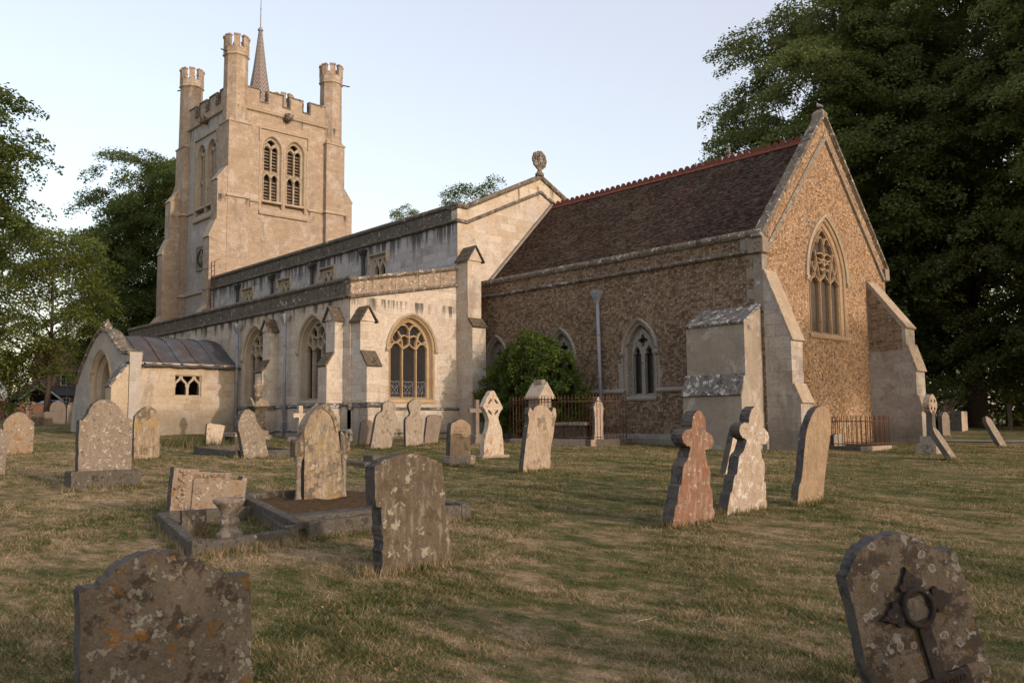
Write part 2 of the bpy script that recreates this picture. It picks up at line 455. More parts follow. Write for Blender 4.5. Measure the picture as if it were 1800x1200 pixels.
M['course'] = rubble('thin coursed stone', [(0.13, 0.09, 0.055), (0.21, 0.15, 0.095), (0.29, 0.21, 0.14), (0.36, 0.28, 0.2)], 0.28, 0.055, (0.16, 0.13, 0.10))
M['trim'] = weathered('dressed limestone', ((0.40, 0.33, 0.24), (0.51, 0.435, 0.33)), (0.2, 0.17, 0.13), (0.56, 0.51, 0.42), (0.42, 0.28, 0.13), 0.7, dk=-0.05, lt=-0.03, oc=-0.05, bump=0.35)
M['trim_warm'] = weathered('gold dressed limestone', ((0.46, 0.33, 0.19), (0.54, 0.42, 0.27)), (0.22, 0.16, 0.11), (0.58, 0.49, 0.37), (0.45, 0.26, 0.10), 0.7, dk=-0.07, lt=-0.05, oc=-0.04, bump=0.3)
M['trim_east'] = weathered('weathered gold stone', ((0.33, 0.235, 0.145), (0.42, 0.315, 0.205)), (0.15, 0.11, 0.08), (0.5, 0.42, 0.33), (0.36, 0.21, 0.09), 0.9, dk=-0.02, lt=-0.03, oc=0.0, bump=0.4)
M['trim_grey'] = weathered('grey dressed limestone', ((0.245, 0.218, 0.18), (0.34, 0.31, 0.265)), (0.11, 0.10, 0.085), (0.55, 0.54, 0.50), None, 0.8, dk=-0.02, lt=-0.03, bump=0.4)
M['coping'] = weathered('lichened coping stone', ((0.15, 0.125, 0.098), (0.26, 0.22, 0.175)), (0.04, 0.034, 0.028), (0.56, 0.545, 0.5), (0.33, 0.2, 0.075), 1.0, dk=0.03, lt=0.015, oc=-0.03, bump=0.8, joints=0.95)
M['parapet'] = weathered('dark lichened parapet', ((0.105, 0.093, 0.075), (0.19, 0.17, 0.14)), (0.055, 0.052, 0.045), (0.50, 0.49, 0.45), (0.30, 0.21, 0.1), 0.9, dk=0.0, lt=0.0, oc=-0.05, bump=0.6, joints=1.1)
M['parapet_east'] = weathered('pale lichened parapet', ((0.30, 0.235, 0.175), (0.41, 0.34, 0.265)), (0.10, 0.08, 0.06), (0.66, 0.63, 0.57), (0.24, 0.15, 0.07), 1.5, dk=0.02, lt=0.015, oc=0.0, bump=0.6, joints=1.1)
M['string_dull'] = weathered('dull lichened string', ((0.24, 0.20, 0.155), (0.34, 0.29, 0.23)), (0.09, 0.075, 0.06), (0.50, 0.47, 0.42), (0.33, 0.2, 0.09), 1.2, dk=0.02, lt=0.0, oc=0.0, bump=0.6)
M['slate_cap'] = weathered('mossy stone slate', ((0.10, 0.085, 0.065), (0.20, 0.165, 0.12)), (0.035, 0.03, 0.025), (0.45, 0.43, 0.38), (0.32, 0.18, 0.07), 1.4, dk=0.03, lt=-0.02, oc=0.0, bump=1.0)
M['weather_grey'] = weathered('grey weathering slab', ((0.13, 0.125, 0.115), (0.24, 0.225, 0.205)), (0.045, 0.045, 0.045), (0.58, 0.57, 0.54), None, 0.8, dk=0.03, lt=0.03, bump=0.8)
M['weather_tan'] = weathered('tan weathering slab', ((0.36, 0.285, 0.205), (0.47, 0.39, 0.30)), (0.17, 0.14, 0.11), (0.56, 0.52, 0.45), (0.4, 0.26, 0.12), 1.0, dk=-0.02, lt=0.0, oc=-0.03, bump=0.5)

def glassmat():
    n = N('leaded glass'); p, x, y, z, u, v = wall_uv(n, 0.0)
    a = n.math('ABSOLUTE', n.math('SUBTRACT', n.math('FRACT', n.math('MULTIPLY', n.math('ADD', u, z), 6.5)), 0.5))
    b = n.math('ABSOLUTE', n.math('SUBTRACT', n.math('FRACT', n.math('MULTIPLY', n.math('SUBTRACT', u, z), 6.5)), 0.5))
    lead = n.math('MAXIMUM', n.math('LESS_THAN', a, 0.05), n.math('LESS_THAN', b, 0.05))
    wob = n.noise(p, 6.5, 1.0)
    c = n.mix(lead, n.mix(n.noise(p, 3.0), (0.012, 0.012, 0.014), (0.03, 0.028, 0.03)), (0.045, 0.045, 0.05))
    return n.done(c, 0.24, n.bump(wob, 0.35, 0.03), 0.22)
M['glass'] = glassmat()
M['glass_guard'] = plain('dusty guarded glass', (0.06, 0.048, 0.044), 0.6, 0.25, 0, 0.4, 9.0, 0.3)

def tilemat():
    n = N('plain clay roof tiles'); p, x, y, z, u, v = wall_uv(n, 0.02)
    row = n.math('MULTIPLY', z, 1.44)
    q = n.comb(x, n.math('ADD', row, n.math('MULTIPLY', n.noise(p, 2.5, 2.0), 0.03)), 0.0)
    br = n.n('ShaderNodeTexBrick', {'Vector': q, 'Color1': (0, 0, 0, 1), 'Color2': (1, 1, 1, 1), 'Mortar': (0, 0, 0, 1), 'Scale': 1.0, 'Mortar Size': 0.006, 'Mortar Smooth': 0.2, 'Brick Width': 0.165, 'Row Height': 0.125}, offset=0.5)
    fr = n.math('FRACT', n.math('DIVIDE', row, 0.125))
    big = n.noise(p, 0.9, 5.0, 0.65); mid = n.noise(p, 4.5, 5.0, 0.7)
    t = n.math('ADD', n.math('MULTIPLY', br.outputs[0], 0.5), n.math('MULTIPLY', big, 0.5))
    c = n.ramp(t, [(0.15, (0.016, 0.011, 0.009)), (0.45, (0.036, 0.022, 0.015)), (0.7, (0.065, 0.038, 0.024)), (0.95, (0.085, 0.06, 0.042))])
    moss = n.step(n.math('ADD', n.math('MULTIPLY', mid, 0.6), n.math('MULTIPLY', big, 0.4)), 0.52, 0.62)
    c = n.mix(n.math('MULTIPLY', moss, 0.6), c, n.mix(mid, (0.07, 0.058, 0.032), (0.125, 0.115, 0.09)))
    lip = n.math('MULTIPLY', n.step(fr, 0.22, 0.04), n.step(n.noise(n.scale(q, (5.0, 10.0, 1.0)), 1.0, 3.0), 0.44, 0.60))
    c = n.mix(n.math('MULTIPLY', lip, 0.8), c, (0.25, 0.22, 0.18))
    h = n.math('ADD', n.math('SUBTRACT', 1.0, fr), n.math('ADD', n.math('MULTIPLY', br.outputs[0], 0.35), n.math('MULTIPLY', br.outputs[1], -0.4)))
    return n.done(c, 0.95, n.bump(h, 0.9, 0.03), 0.05)
M['tiles'] = tilemat()
M['ridge_tile'] = plain('red ridge tile', (0.15, 0.05, 0.035), 0.85, 0.2, 0, 0.45, 6.0, 0.3)
def leadmat():
    n = N('lead sheet'); p = n.pos(); x, y, z = n.sep(p)
    bay = n.math('FLOOR', n.math('MULTIPLY', y, 1.26))
    wn_ = n.n('ShaderNodeTexWhiteNoise', {'W': bay}, noise_dimensions='1D').outputs['Value']
    a = n.noise(p, 2.0, 6.0, 0.65); f = n.noise(n.scale(p, (3, 3, 1)), 6.0, 4.0)
    c = n.mix(wn_, (0.05, 0.054, 0.064), (0.06, 0.046, 0.044))
    c = n.mix(n.math('MULTIPLY', n.step(a, 0.45, 0.7), 0.4), c, (0.15, 0.15, 0.155))
    c = n.mix(0.5, c, n.ramp(f, [(0.3, 0.6), (0.7, 1.3)]), 'MULTIPLY')
    return n.done(c, 0.62, n.bump(a, 0.3, 0.03), 0.35)
M['lead'] = leadmat()
def herring():
    n = N('herringbone lead'); p = n.obj(); x, y, z = n.sep(p)
    ang = n.math('ARCTAN2', y, x)
    seg = n.math('MULTIPLY', n.math('ABSOLUTE', n.math('SUBTRACT', n.math('FRACT', n.math('MULTIPLY', ang, 8 / (2 * PI))), 0.5)), 0.9)
    w = n.math('FRACT', n.math('MULTIPLY', n.math('ADD', z, seg), 3.2))
    l = n.math('LESS_THAN', w, 0.22)
    a = n.noise(p, 4.0, 5.0, 0.65)
    c = n.mix(l, n.mix(a, (0.10, 0.08, 0.075), (0.18, 0.15, 0.14)), (0.36, 0.33, 0.31))
    return n.done(c, 0.6, n.bump(n.math('SUBTRACT', a, l), 0.5, 0.03), 0.3)
M['herring'] = herring()
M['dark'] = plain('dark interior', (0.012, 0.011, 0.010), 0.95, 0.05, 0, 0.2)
M['oak'] = plain('weathered oak', (0.05, 0.035, 0.025), 0.8, 0.2, 0, 0.3)
M['louvre'] = plain('weathered louvre slate', (0.17, 0.135, 0.105), 0.85, 0.2, 0, 0.35, 6.0)
M['pipe_grey'] = plain('grey painted iron', (0.19, 0.21, 0.26), 0.5, 0.4, 0, 0.18)
M['pipe_black'] = plain('black painted iron', (0.018, 0.018, 0.02), 0.5, 0.4, 0, 0.3)
M['rust'] = plain('rusted iron', (0.10, 0.048, 0.033), 0.85, 0.2, 0, 0.5, 20.0, 0.4)
M['gold'] = plain('tarnished clock gilding', (0.42, 0.33, 0.2), 0.5, 0.4, 0.0, 0.2)
M['white_paint'] = plain('white paint', (0.5, 0.5, 0.5), 0.5, 0.4, 0, 0.08)
M['brick'] = ashlar('red house brick', [(0.16, 0.07, 0.045), (0.25, 0.115, 0.075), (0.32, 0.16, 0.11)], 0.23, 0.075, None, 0, None, 0.4, 0.0, 0.8, 0.008)
M['roof_brown'] = plain('brown concrete tiles', (0.05, 0.042, 0.042), 0.85, 0.2, 0, 0.3)
M['roof_red'] = plain('red clay tiles', (0.2, 0.09, 0.06), 0.85, 0.2, 0, 0.35)
M['bark'] = plain('tree bark', (0.055, 0.042, 0.033), 0.95, 0.1, 0, 0.5, 7.0, 0.9)
M['moss'] = plain('moss and dead leaves', (0.075, 0.048, 0.024), 0.95, 0.1, 0, 0.7, 22.0, 1.0)
M['leaf_right'] = leafmat('shaded lime leaf', (0.075, 0.095, 0.034), (0.125, 0.155, 0.05), (0.18, 0.2, 0.068), (0.21, 0.24, 0.065))
M['leaf_left'] = leafmat('mid green leaf', (0.042, 0.06, 0.018), (0.09, 0.118, 0.033), (0.155, 0.175, 0.052), (0.12, 0.165, 0.035))
M['leaf_loose'] = leafmat('light green leaf', (0.065, 0.085, 0.023), (0.12, 0.15, 0.04), (0.19, 0.21, 0.062), (0.2, 0.24, 0.05))
M['leaf_bush'] = leafmat('glossy evergreen leaf', (0.035, 0.066, 0.015), (0.085, 0.135, 0.027), (0.18, 0.225, 0.05), (0.14, 0.19, 0.03))

# gravestone materials (object space so that each stone differs)
def gs(name, b0, b1, dark, light, ochre, **k): M[name] = weathered(name.replace('_', ' '), (b0, b1), dark, light, ochre, coords='obj', **k)
gs('stone_buff', (0.33, 0.255, 0.185), (0.45, 0.36, 0.27), (0.14, 0.108, 0.08), (0.52, 0.46, 0.38), (0.40, 0.28, 0.1), sc=1.0, dk=0.0, lt=-0.04, oc=-0.04, streaky=0.35, bump=0.5)
gs('stone_sand', (0.27, 0.195, 0.125), (0.36, 0.265, 0.17), (0.14, 0.10, 0.07), (0.42, 0.35, 0.26), None, sc=0.8, dk=-0.03, lt=-0.07, streaky=0.3, bump=0.4)
gs('stone_pale', (0.47, 0.385, 0.30), (0.56, 0.48, 0.385), (0.22, 0.16, 0.11), (0.66, 0.62, 0.55), (0.36, 0.2, 0.1), sc=1.5, dk=-0.01, lt=0.0, oc=0.02, streaky=0.3, bump=0.5)
gs('stone_grey', (0.29, 0.245, 0.195), (0.38, 0.325, 0.26), (0.14, 0.115, 0.09), (0.5, 0.45, 0.38), None, sc=1.2, dk=0.0, lt=-0.03, streaky=0.4, bump=0.5)
gs('stone_slate', (0.20, 0.165, 0.135), (0.27, 0.225, 0.185), (0.11, 0.095, 0.085), (0.36, 0.32, 0.27), None, sc=1.0, dk=-0.04, lt=-0.08, bump=0.35)
gs('stone_brown', (0.10, 0.08, 0.056), (0.165, 0.132, 0.096), (0.085, 0.06, 0.042), (0.40, 0.355, 0.27), (0.24, 0.17, 0.05), sc=1.5, dk=0.02, lt=0.005, oc=-0.02, streaky=0.35, bump=0.8)
gs('stone_speckle', (0.22, 0.178, 0.135), (0.32, 0.265, 0.205), (0.12, 0.095, 0.07), (0.54, 0.51, 0.45), (0.36, 0.22, 0.08), sc=2.8, dk=0.01, lt=0.012, oc=-0.03, streaky=0.15, bump=0.8)
gs('stone_mould', (0.26, 0.205, 0.14), (0.37, 0.29, 0.19), (0.10, 0.082, 0.064), (0.5, 0.45, 0.37), (0.36, 0.25, 0.075), sc=1.0, dk=0.03, lt=-0.03, oc=0.01, streaky=0.5, bump=0.6)
gs('stone_orange', (0.26, 0.20, 0.145), (0.36, 0.29, 0.215), (0.15, 0.115, 0.085), (0.54, 0.51, 0.44), (0.27, 0.135, 0.035), sc=2.2, dk=0.01, lt=0.005, oc=0.025, bump=0.6)
gs('stone_red', (0.235, 0.108, 0.07), (0.29, 0.18, 0.12), (0.17, 0.11, 0.075), (0.55, 0.51, 0.43), (0.36, 0.25, 0.13), sc=2.4, dk=0.02, lt=0.0, oc=0.0, streaky=0.35, bump=0.6)
gs('stone_white', (0.38, 0.30, 0.225), (0.46, 0.37, 0.285), (0.2, 0.14, 0.095), (0.66, 0.63, 0.57), (0.45, 0.32, 0.12), sc=2.2, dk=-0.02, lt=0.03, oc=0.0, streaky=0.3, bump=0.7)
gs('stone_lichen', (0.105, 0.088, 0.066), (0.165, 0.14, 0.108), (0.035, 0.026, 0.02), (0.27, 0.265, 0.225), (0.20, 0.095, 0.02), sc=2.4, dk=0.04, lt=0.03, oc=0.012, rings=7.0, bump=1.0)
gs('stone_darkmoss', (0.10, 0.084, 0.062), (0.165, 0.138, 0.105), (0.03, 0.025, 0.02), (0.26, 0.25, 0.22), (0.12, 0.08, 0.025), sc=2.4, dk=0.06, lt=0.005, oc=0.0, rings=17.0, bump=1.0)
gs('stone_kerb', (0.095, 0.086, 0.07), (0.17, 0.15, 0.122), (0.035, 0.032, 0.026), (0.30, 0.275, 0.23), (0.11, 0.095, 0.025), sc=2.2, dk=0.02, lt=0.0, oc=0.01, bump=1.0)
gs('iron_relief', (0.03, 0.025, 0.023), (0.05, 0.04, 0.036), (0.03, 0.025, 0.022), (0.2, 0.185, 0.16), None, sc=3.0, dk=0.0, lt=-0.02, bump=0.9)
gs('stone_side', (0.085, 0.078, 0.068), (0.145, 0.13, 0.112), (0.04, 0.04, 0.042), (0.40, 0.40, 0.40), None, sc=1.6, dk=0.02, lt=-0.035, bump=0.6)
M['ink'] = plain('weathered lettering', (0.13, 0.10, 0.08), 0.9, 0.1, 0, 0.3)
M['ink_dark'] = plain('dark lettering', (0.022, 0.018, 0.016), 0.9, 0.1, 0, 0.3)

# ------------------------------------------------------------------ ground
def ground():
    xs = np.unique(np.concatenate([np.arange(-110, 30, 1.0), np.arange(-700, -110, 30.0), np.arange(30, 700, 30.0)]))
    ys = np.unique(np.concatenate([np.arange(-30, 80, 1.0), np.arange(-500, -30, 30.0), np.arange(80, 900, 30.0)]))
    nx, ny = len(xs), len(ys)
    v = []
    for y in ys:
        for x in xs:
            w = 0.018 * math.sin(x * 1.1 + 0.7 * y) + 0.014 * math.sin(0.63 * x - 1.3 * y + 1.0) + 0.012 * math.sin(2.1 * x + 1.7 * y)
            v.append((x, y, G(x, y) + w - 0.012))
    f = [(j * nx + i, j * nx + i + 1, (j + 1) * nx + i + 1, (j + 1) * nx + i) for j in range(ny - 1) for i in range(nx - 1)]
    mb = MB(); mb.add(v, f, 0, True)
    n = N('mown churchyard turf')
    p = n.pos()
    ROT = n.n('ShaderNodeMapping', {'Vector': p, 'Rotation': (0, 0, math.radians(-47)), 'Scale': (0.22, 1.15, 1.0)}).outputs[0]
    a = n.noise(ROT, 1.15, 5.0, 0.62, 0.4)
    b = n.noise(p, 0.35, 4.0, 0.55)
    d = n.noise(p, 9.0, 5.0, 0.7)
    e = n.noise(p, 70.0, 3.0, 0.7)
    g = n.noise(n.n('ShaderNodeMapping', {'Vector': p, 'Rotation': (0, 0, math.radians(-47)), 'Scale': (0.5, 1.0, 1.0)}).outputs[0], 4.4, 7.0, 0.72)
    t = n.math('ADD', n.math('ADD', n.math('MULTIPLY', a, 0.22), n.math('MULTIPLY', b, 0.16)), n.math('ADD', n.math('MULTIPLY', d, 0.17), n.math('MULTIPLY', g, 0.45)))
    t = n.math('SUBTRACT', t, n.math('MULTIPLY', n.step(n.sep(p)[1], 5.0, 15.0), 0.02))
    t = n.math('ADD', t, 0.008)
    c = n.ramp(t, [(0.375, (0.034, 0.045, 0.016)), (0.455, (0.092, 0.104, 0.038)), (0.502, (0.175, 0.15, 0.072)), (0.55, (0.32, 0.235, 0.142)), (0.62, (0.48, 0.36, 0.24))])  # darkest stop also paints in the shade between grass tufts
    c = n.mix(0.9, c, n.ramp(e, [(0.25, 0.35), (0.5, 1.0), (0.75, 1.6)]), 'MULTIPLY')
    c = n.mix(1.0, c, (1.0, 1.0, .97), 'MULTIPLY')
    m = n.done(c, 0.95, n.bump(n.math('ADD', e, n.math('MULTIPLY', d, 1.2)), 0.9, 0.05), 0.08)
    o = mb.build('churchyard_ground', m, fix=False)
    tag(o, kind='structure')
ground()

# ------------------------------------------------------------------ church
CH = thing('church', 'old stone parish church with battlemented tower, pale nave and steep tiled brown stone chancel', 'church', (-30.0, 24.0, -0.75))

def bar(mb, P, s0, s1, cross, m=0):
    k = len(cross)
    v = [P(s0, z, d) for z, d in cross] + [P(s1, z, d) for z, d in cross]
    f = [tuple(range(k)), tuple(reversed(range(k, 2 * k)))] + [(i, (i + 1) % k, (i + 1) % k + k, i + k) for i in range(k)]
    mb.add(v, f, m)

def mould(mb, P, path, lo, hi, out, m=0, back=0.06):
    mb.sweep(P, path, [(lo, back), (lo, -out * 0.55), (lo + (hi - lo) * 0.3, -out), (hi - (hi - lo) * 0.45, -out), (hi, -0.01), (hi, back)], m)

BARP = lambda w, d0, d1: [(-w * 0.22, d0), (w * 0.22, d0), (w * 0.5, d0 + 0.07), (w * 0.5, d1), (-w * 0.5, d1), (-w * 0.5, d0 + 0.07)]

def tr_three(a, h, zs, sill):
    L = []
    for s in (-1, 1):
        L.append([(s * .36 * a, sill), (s * .36 * a, zs)])
        L.append([(s * .36 * a, zs), (s * .355 * a, zs + .12 * h), (s * .385 * a, zs + .27 * h), (s * .46 * a, zs + .45 * h), (s * .585 * a, zs + .62 * h)])
        L.append([(s * .36 * a, zs), (s * .29 * a, zs + .05 * h), (s * .16 * a, zs + .10 * h), (s * .06 * a, zs + .155 * h), (0, zs + .22 * h)])
        L.append([(0, zs + .42 * h), (s * .12 * a, zs + .445 * h), (s * .27 * a, zs + .49 * h), (s * .42 * a, zs + .42 * h)])
        L.append([(0, zs + .64 * h), (s * .09 * a, zs + .76 * h), (s * .22 * a, zs + .845 * h), (s * .36 * a, zs + .82 * h)])
        L.append([(s * .95 * a, zs + .04 * h), (s * .86 * a, zs + .17 * h), (s * .69 * a, zs + .225 * h), (s * .5 * a, zs + .17 * h), (s * .37 * a, zs + .03 * h)])
        L.append([(s * .90 * a, zs + .36 * h), (s * .82 * a, zs + .27 * h), (s * .69 * a, zs + .235 * h), (s * .55 * a, zs + .27 * h), (s * .43 * a, zs + .37 * h)])
    L.append([(0, zs + .22 * h), (0, zs + .64 * h)])
    return L

def tr_recti(a, h, zs, sill):
    L = []
    for s in (-1, 1):
        L.append([(s * .34 * a, sill), (s * .34 * a, zs - .06 * h)])
        L.append([(s * .34 * a, zs - .06 * h), (s * .38 * a, zs + .12 * h), (s * .62 * a, zs + .545 * h)])
        L.append([(s * .34 * a, zs - .06 * h), (s * .28 * a, zs + .0 * h), (s * .12 * a, zs + .05 * h), (0, zs + .12 * h)])
        L.append([(s * .34 * a, zs - .06 * h), (s * .45 * a, zs + .0 * h), (s * .58 * a, zs + .04 * h), (s * .67 * a, zs + .13 * h)])
        L.append([(s * .97 * a, zs - .06 * h), (s * .88 * a, zs + .0 * h), (s * .75 * a, zs + .04 * h), (s * .67 * a, zs + .13 * h)])
        L.append([(s * .67 * a, zs + .13 * h), (s * .57 * a, zs + .24 * h), (s * .58 * a, zs + .36 * h)])
        L.append([(s * .67 * a, zs + .13 * h), (s * .80 * a, zs + .24 * h), (s * .80 * a, zs + .32 * h)])
        for t, w in ((.26, .40), (.44, .50)):
            L.append([(0, zs + t * h), (s * .08 * a, zs + (t + .055) * h), (s * .22 * a, zs + (t + .08) * h), (s * (w - .03) * a, zs + (t + .045) * h)])
            L.append([(0, zs + t * h), (s * .08 * a, zs + (t - .05) * h), (s * .2 * a, zs + (t - .07) * h), (s * (w - .09) * a, zs + (t - .03) * h)])
        L.append([(0, zs + .66 * h), (s * .05 * a, zs + .75 * h), (s * .18 * a, zs + .82 * h), (s * .33 * a, zs + .79 * h), (s * .4 * a, zs + .7 * h)])
    L.append([(0, zs + .12 * h), (0, zs + .68 * h)])
    return L

def cusped_light(cx, a, z0, zs, h):
    pts = [(-a, z0), (-a, zs), (-a * .98, zs + .18 * h), (-a * .62, zs + .2 * h), (-a * .72, zs + .42 * h), (-a * .45, zs + .62 * h), (-a * .12, zs + .78 * h), (0, zs + h)]
    full = pts + [(-x, z) for x, z in reversed(pts[:-1])]
    return [(cx + x, z) for x, z in full]

def ogee_light(cx, a, z0, zs, h):
    pts = [(-a, z0), (-a, zs), (-a * .93, zs + .22 * h), (-a * .7, zs + .42 * h), (-a * .38, zs + .56 * h), (-a * .15, zs + .73 * h), (0, zs + h)]
    full = pts + [(-x, z) for x, z in reversed(pts[:-1])]
    return [(cx + x, z) for x, z in full]

def quatrefoil(cx, cz, r):
    out = []
    for k in range(4):
        w = PI / 2 * k
        for t in (-.62, -.3, 0, .3, .62):
            rr = r * (1.0 if abs(t) < .1 else .92 if abs(t) < .4 else .58)
            out.append((cx + rr * math.sin(w + t), cz + rr * math.cos(w + t)))
    return out

def window(P, cs, sill, zs, a, h, mat, bars=None, plate=None, m_off=.22, band=.13, gd=.34, hood=True, hood_mat=None, label=None, backing='glass', barw=.1, gmat='glass', bd=(.16, .33)):
    mb = MB()
    k_ = min(1.0, gd / .34)
    prof = [(m_off + band, .01), (m_off + band, -.008), (m_off, -.008), (m_off - .05, .04 * k_), (m_off - .06, .10 * k_), (.09, .15 * k_), (.07, .21 * k_), (.02, .24 * k_), (0.0, .27 * k_), (0.0, gd + .06)]
    loops = [(arch(a, zs, h, o, 12, sill, cs), d) for o, d in prof]
    mb.loft(P, loops)
    bar(mb, P, cs - a - m_off - band * .9, cs + a + m_off + band * .9, [(sill - .17, .05), (sill - .17, -.05), (sill - .10, -.07), (sill - .03, -.03), (sill + .09, gd), (sill - .17, gd)])
    w = mb.build('window', mat, CH)
    if label: w['label'] = label
    g = MB()
    pts = arch(a, zs, h, 0.01, 12, sill, cs)
    g.add([P(s, z, gd) for s, z in pts], [tuple(range(len(pts)))])
    g.build('glass', M[gmat], w)
    t = MB()
    if bars:
        for path in bars:
            path = [(cs + s, z) for s, z in path]
            if len(path) > 2: path = smooth_path(path, 3)
            t.sweep(P, path, BARP(barw, *bd))
        t.sweep(P, arch(a - .03, zs, h - .03, 0, 12, sill, cs), BARP(barw * .8, bd[0] + .04, bd[1]))
    if plate:
        outer, holes = plate
        t.plate(P, outer, holes, .17, .32)
    if bars or plate: t.build('tracery', mat, w)
    if hood:
        hm = MB()
        pth = arch(a, zs, h, m_off + band + .05, 14, zs, cs)[1:-1]
        hm.sweep(P, pth, [(-.06, .02), (-.06, -.06), (0, -.11), (.05, -.06), (.05, .02)])
        for p in (pth[0], pth[-1]):
            bar(hm, P, p[0] - .08, p[0] + .08, [(p[1] - .13, .02), (p[1] - .1, -.07), (p[1] - .02, -.12), (p[1] + .03, -.1), (p[1] + .03, .02)])
        hm.build('hood_mould', hood_mat or mat, w)
    return w, arch(a, zs, h, m_off, 12, sill - .02, cs)

def slope_slab(mb, F, o0, z0, o1, z1, a0, a1, th=.07, over=.05, side=.02, m=0):
    # slab lying on a weathering from (o0,z0) low/outer to (o1,z1) high/inner
    d = Vector((o1 - o0, z1 - z0)); L = d.length; d /= L
    nrm = Vector((-d.y, d.x))
    if nrm.x < 0: nrm = -nrm
    s = Vector((o0, z0)) - d * over; e = Vector((o1, z1))
    q = [s, s + nrm * th, e + nrm * th, e]
    v = [F(p.x, p.y, a0 - side) for p in q] + [F(p.x, p.y, a1 + side) for p in q]
    mb.add(v, [(0, 1, 2, 3), (7, 6, 5, 4), (0, 4, 5, 1), (1, 5, 6, 2), (2, 6, 7, 3), (3, 7, 4, 0)], m)

def butt_frame(dirn, wall):
    if dirn == 'S': return lambda o, z, a: (a, wall - o, z)
    if dirn == 'E': return lambda o, z, a: (wall + o, a, z)
    if dirn == 'W': return lambda o, z, a: (wall - o, a, z)
    return lambda o, z, a: (a, wall + o, z)

def buttress(dirn, wall, a0, a1, prof, mat, wmat, cap=None, label=None, strings=()):
    F = butt_frame(dirn, wall)
    mb = MB()
    poly = [(-.05, prof[0][1])] + list(prof) + [(-.05, prof[-1][1])]
    k = len(poly)
    v = [F(o, z, a0) for o, z in poly] + [F(o, z, a1) for o, z in poly]
    mb.add(v, [tuple(range(k)), tuple(reversed(range(k, 2 * k)))] + [(i, (i + 1) % k, (i + 1) % k + k, i + k) for i in range(k)])
    b = mb.build('buttress', mat, CH)
    if label: b['label'] = label
    for (p, q) in zip(prof[:-1], prof[1:]):
        if abs(p[0] - q[0]) > .03 and abs(p[1] - q[1]) > .03:
            wm = MB(); slope_slab(wm, F, p[0], p[1], q[0], q[1], a0, a1); wm.build('weathering', wmat, b)
    if cap:
        o, ze, zr = cap                     # outward reach, eave z, ridge z
        wm = MB(); am = (a0 + a1) / 2; hw = (a1 - a0) / 2
        tri = [F(x, z, a) for x in (0, o - .07) for a, z in ((a0, ze), (a1, ze), (am, zr - .06))]
        tb = MB(); tb.add(tri, [(0, 1, 2), (5, 4, 3), (0, 3, 4, 1), (1, 4, 5, 2), (2, 5, 3, 0)])
        tb.build('cap_gable', mat, b)
        for s in (-1, 1):
            for k2 in range(3):
                f0, f1 = k2 / 3, (k2 + 1) / 3
                aa = am + s * (hw + .1) * (1 - f0); ab = am + s * (hw + .1) * (1 - f1)
                z0 = ze - .06 + (zr - ze + .06) * f0; z1 = ze - .06 + (zr - ze + .06) * f1
                lift = .05
                q = [F(-.02, z0, aa), F(o, z0, aa), F(o, z1, ab), F(-.02, z1, ab)]
                q2 = [F(-.02, z0 + lift + .03, aa), F(o, z0 + lift + .03, aa), F(o, z1 + lift, ab), F(-.02, z1 + lift, ab)]
                wm.add(q + q2, [(3, 2, 1, 0), (4, 5, 6, 7), (0, 1, 5, 4), (1, 2, 6, 5), (2, 3, 7, 6), (3, 0, 4, 7)])
    if cap: wm.build('cap_slate', wmat, b)
    if strings:
        sm = MB()
        for o, z, hh in strings:
            sm = MB(); v = [F(x, zz, a) for x, zz, a in ((-.02, z, a0 - .07), (o + .08, z, a0 - .07), (o + .08, z, a1 + .07), (-.02, z, a1 + .07), (-.02, z + hh, a0 - .01), (o + .01, z + hh, a0 - .01), (o + .01, z + hh, a1 + .01), (-.02, z + hh, a1 + .01))]
            sm.add(v, [(0, 3, 2, 1), (4, 5, 6, 7), (0, 1, 5, 4), (1, 2, 6, 5), (2, 3, 7, 6), (3, 0, 4, 7)])
            sm.build('string_course', M['weather_grey'], b)
    return b

def downpipe(x, y, z0, z1, mat, r=.055, hopper=True, lean=0.0):
    mb = MB()
    mb.tube([(x + lean, y, z0), (x, y, z1)], r, 10)
    z = z0 + .6
    while z < z1 - .3:
        f = (z - z0) / (z1 - z0)
        mb.tube([(x + lean * (1 - f), y, z), (x + lean * (1 - f), y, z + .07)], r * 1.3, 10)
        z += 1.55
    d = mb.build('downpipe', mat, CH)
    if hopper:
        h = MB()
        h.lathe((x, y - .02, z1), [(r * 1.2, -.32), (.11, -.22), (.20, -.05), (.205, .0), (.23, .02), (.23, .12), (.2, .13)], 4, 0, False, .5)
        h.build('hopper_head', mat, d)
    return d

# ---- chancel
XA, YA, XN, YS, YN = -14.18, 23.74, -27.61, 17.3, 22.47
CYN = 32.43; CYM = 28.085
hs = []
for cs in (-26.62, -22.93, -19.08):
    a, zs, h, sill = .50, 2.38, .86, .86
    outer = arch(a - .01, zs, h - .01, 0, 10, sill, cs)
    holes = [cusped_light(cs - .262, .185, sill + .05, zs - .12, .42), cusped_light(cs + .262, .185, sill + .05, zs - .12, .42), quatrefoil(cs, zs + .42, .225)]
    w, ho = window(PY(YA), cs, sill, zs, a, h, M['trim_grey'], plate=(outer, holes), m_off=.15, band=.07, gd=.36)
    hs.append(ho)
    q = MB(); rnd = random.Random(int(cs * 10))
    for s in (-1, 1):
        z = sill
        while z < zs - .2:
            hh = rnd.uniform(.24, .34); wd = rnd.choice((.06, .24, .1, .2))
            x0 = cs + s * (a + .26); x1 = x0 + s * wd
            q.box(min(x0, x1), max(x0, x1), YA - .007, YA + .05, z, min(z + hh, zs - .02)); z += hh
    q.build('quoins', M['trim_grey'], w)
mb = MB()
mb.plate(PY(YA), [(XN, -1.4), (XA, -1.4), (XA, 5.2), (XN, 5.2)], hs, 0, .5, back=False, rim=False)
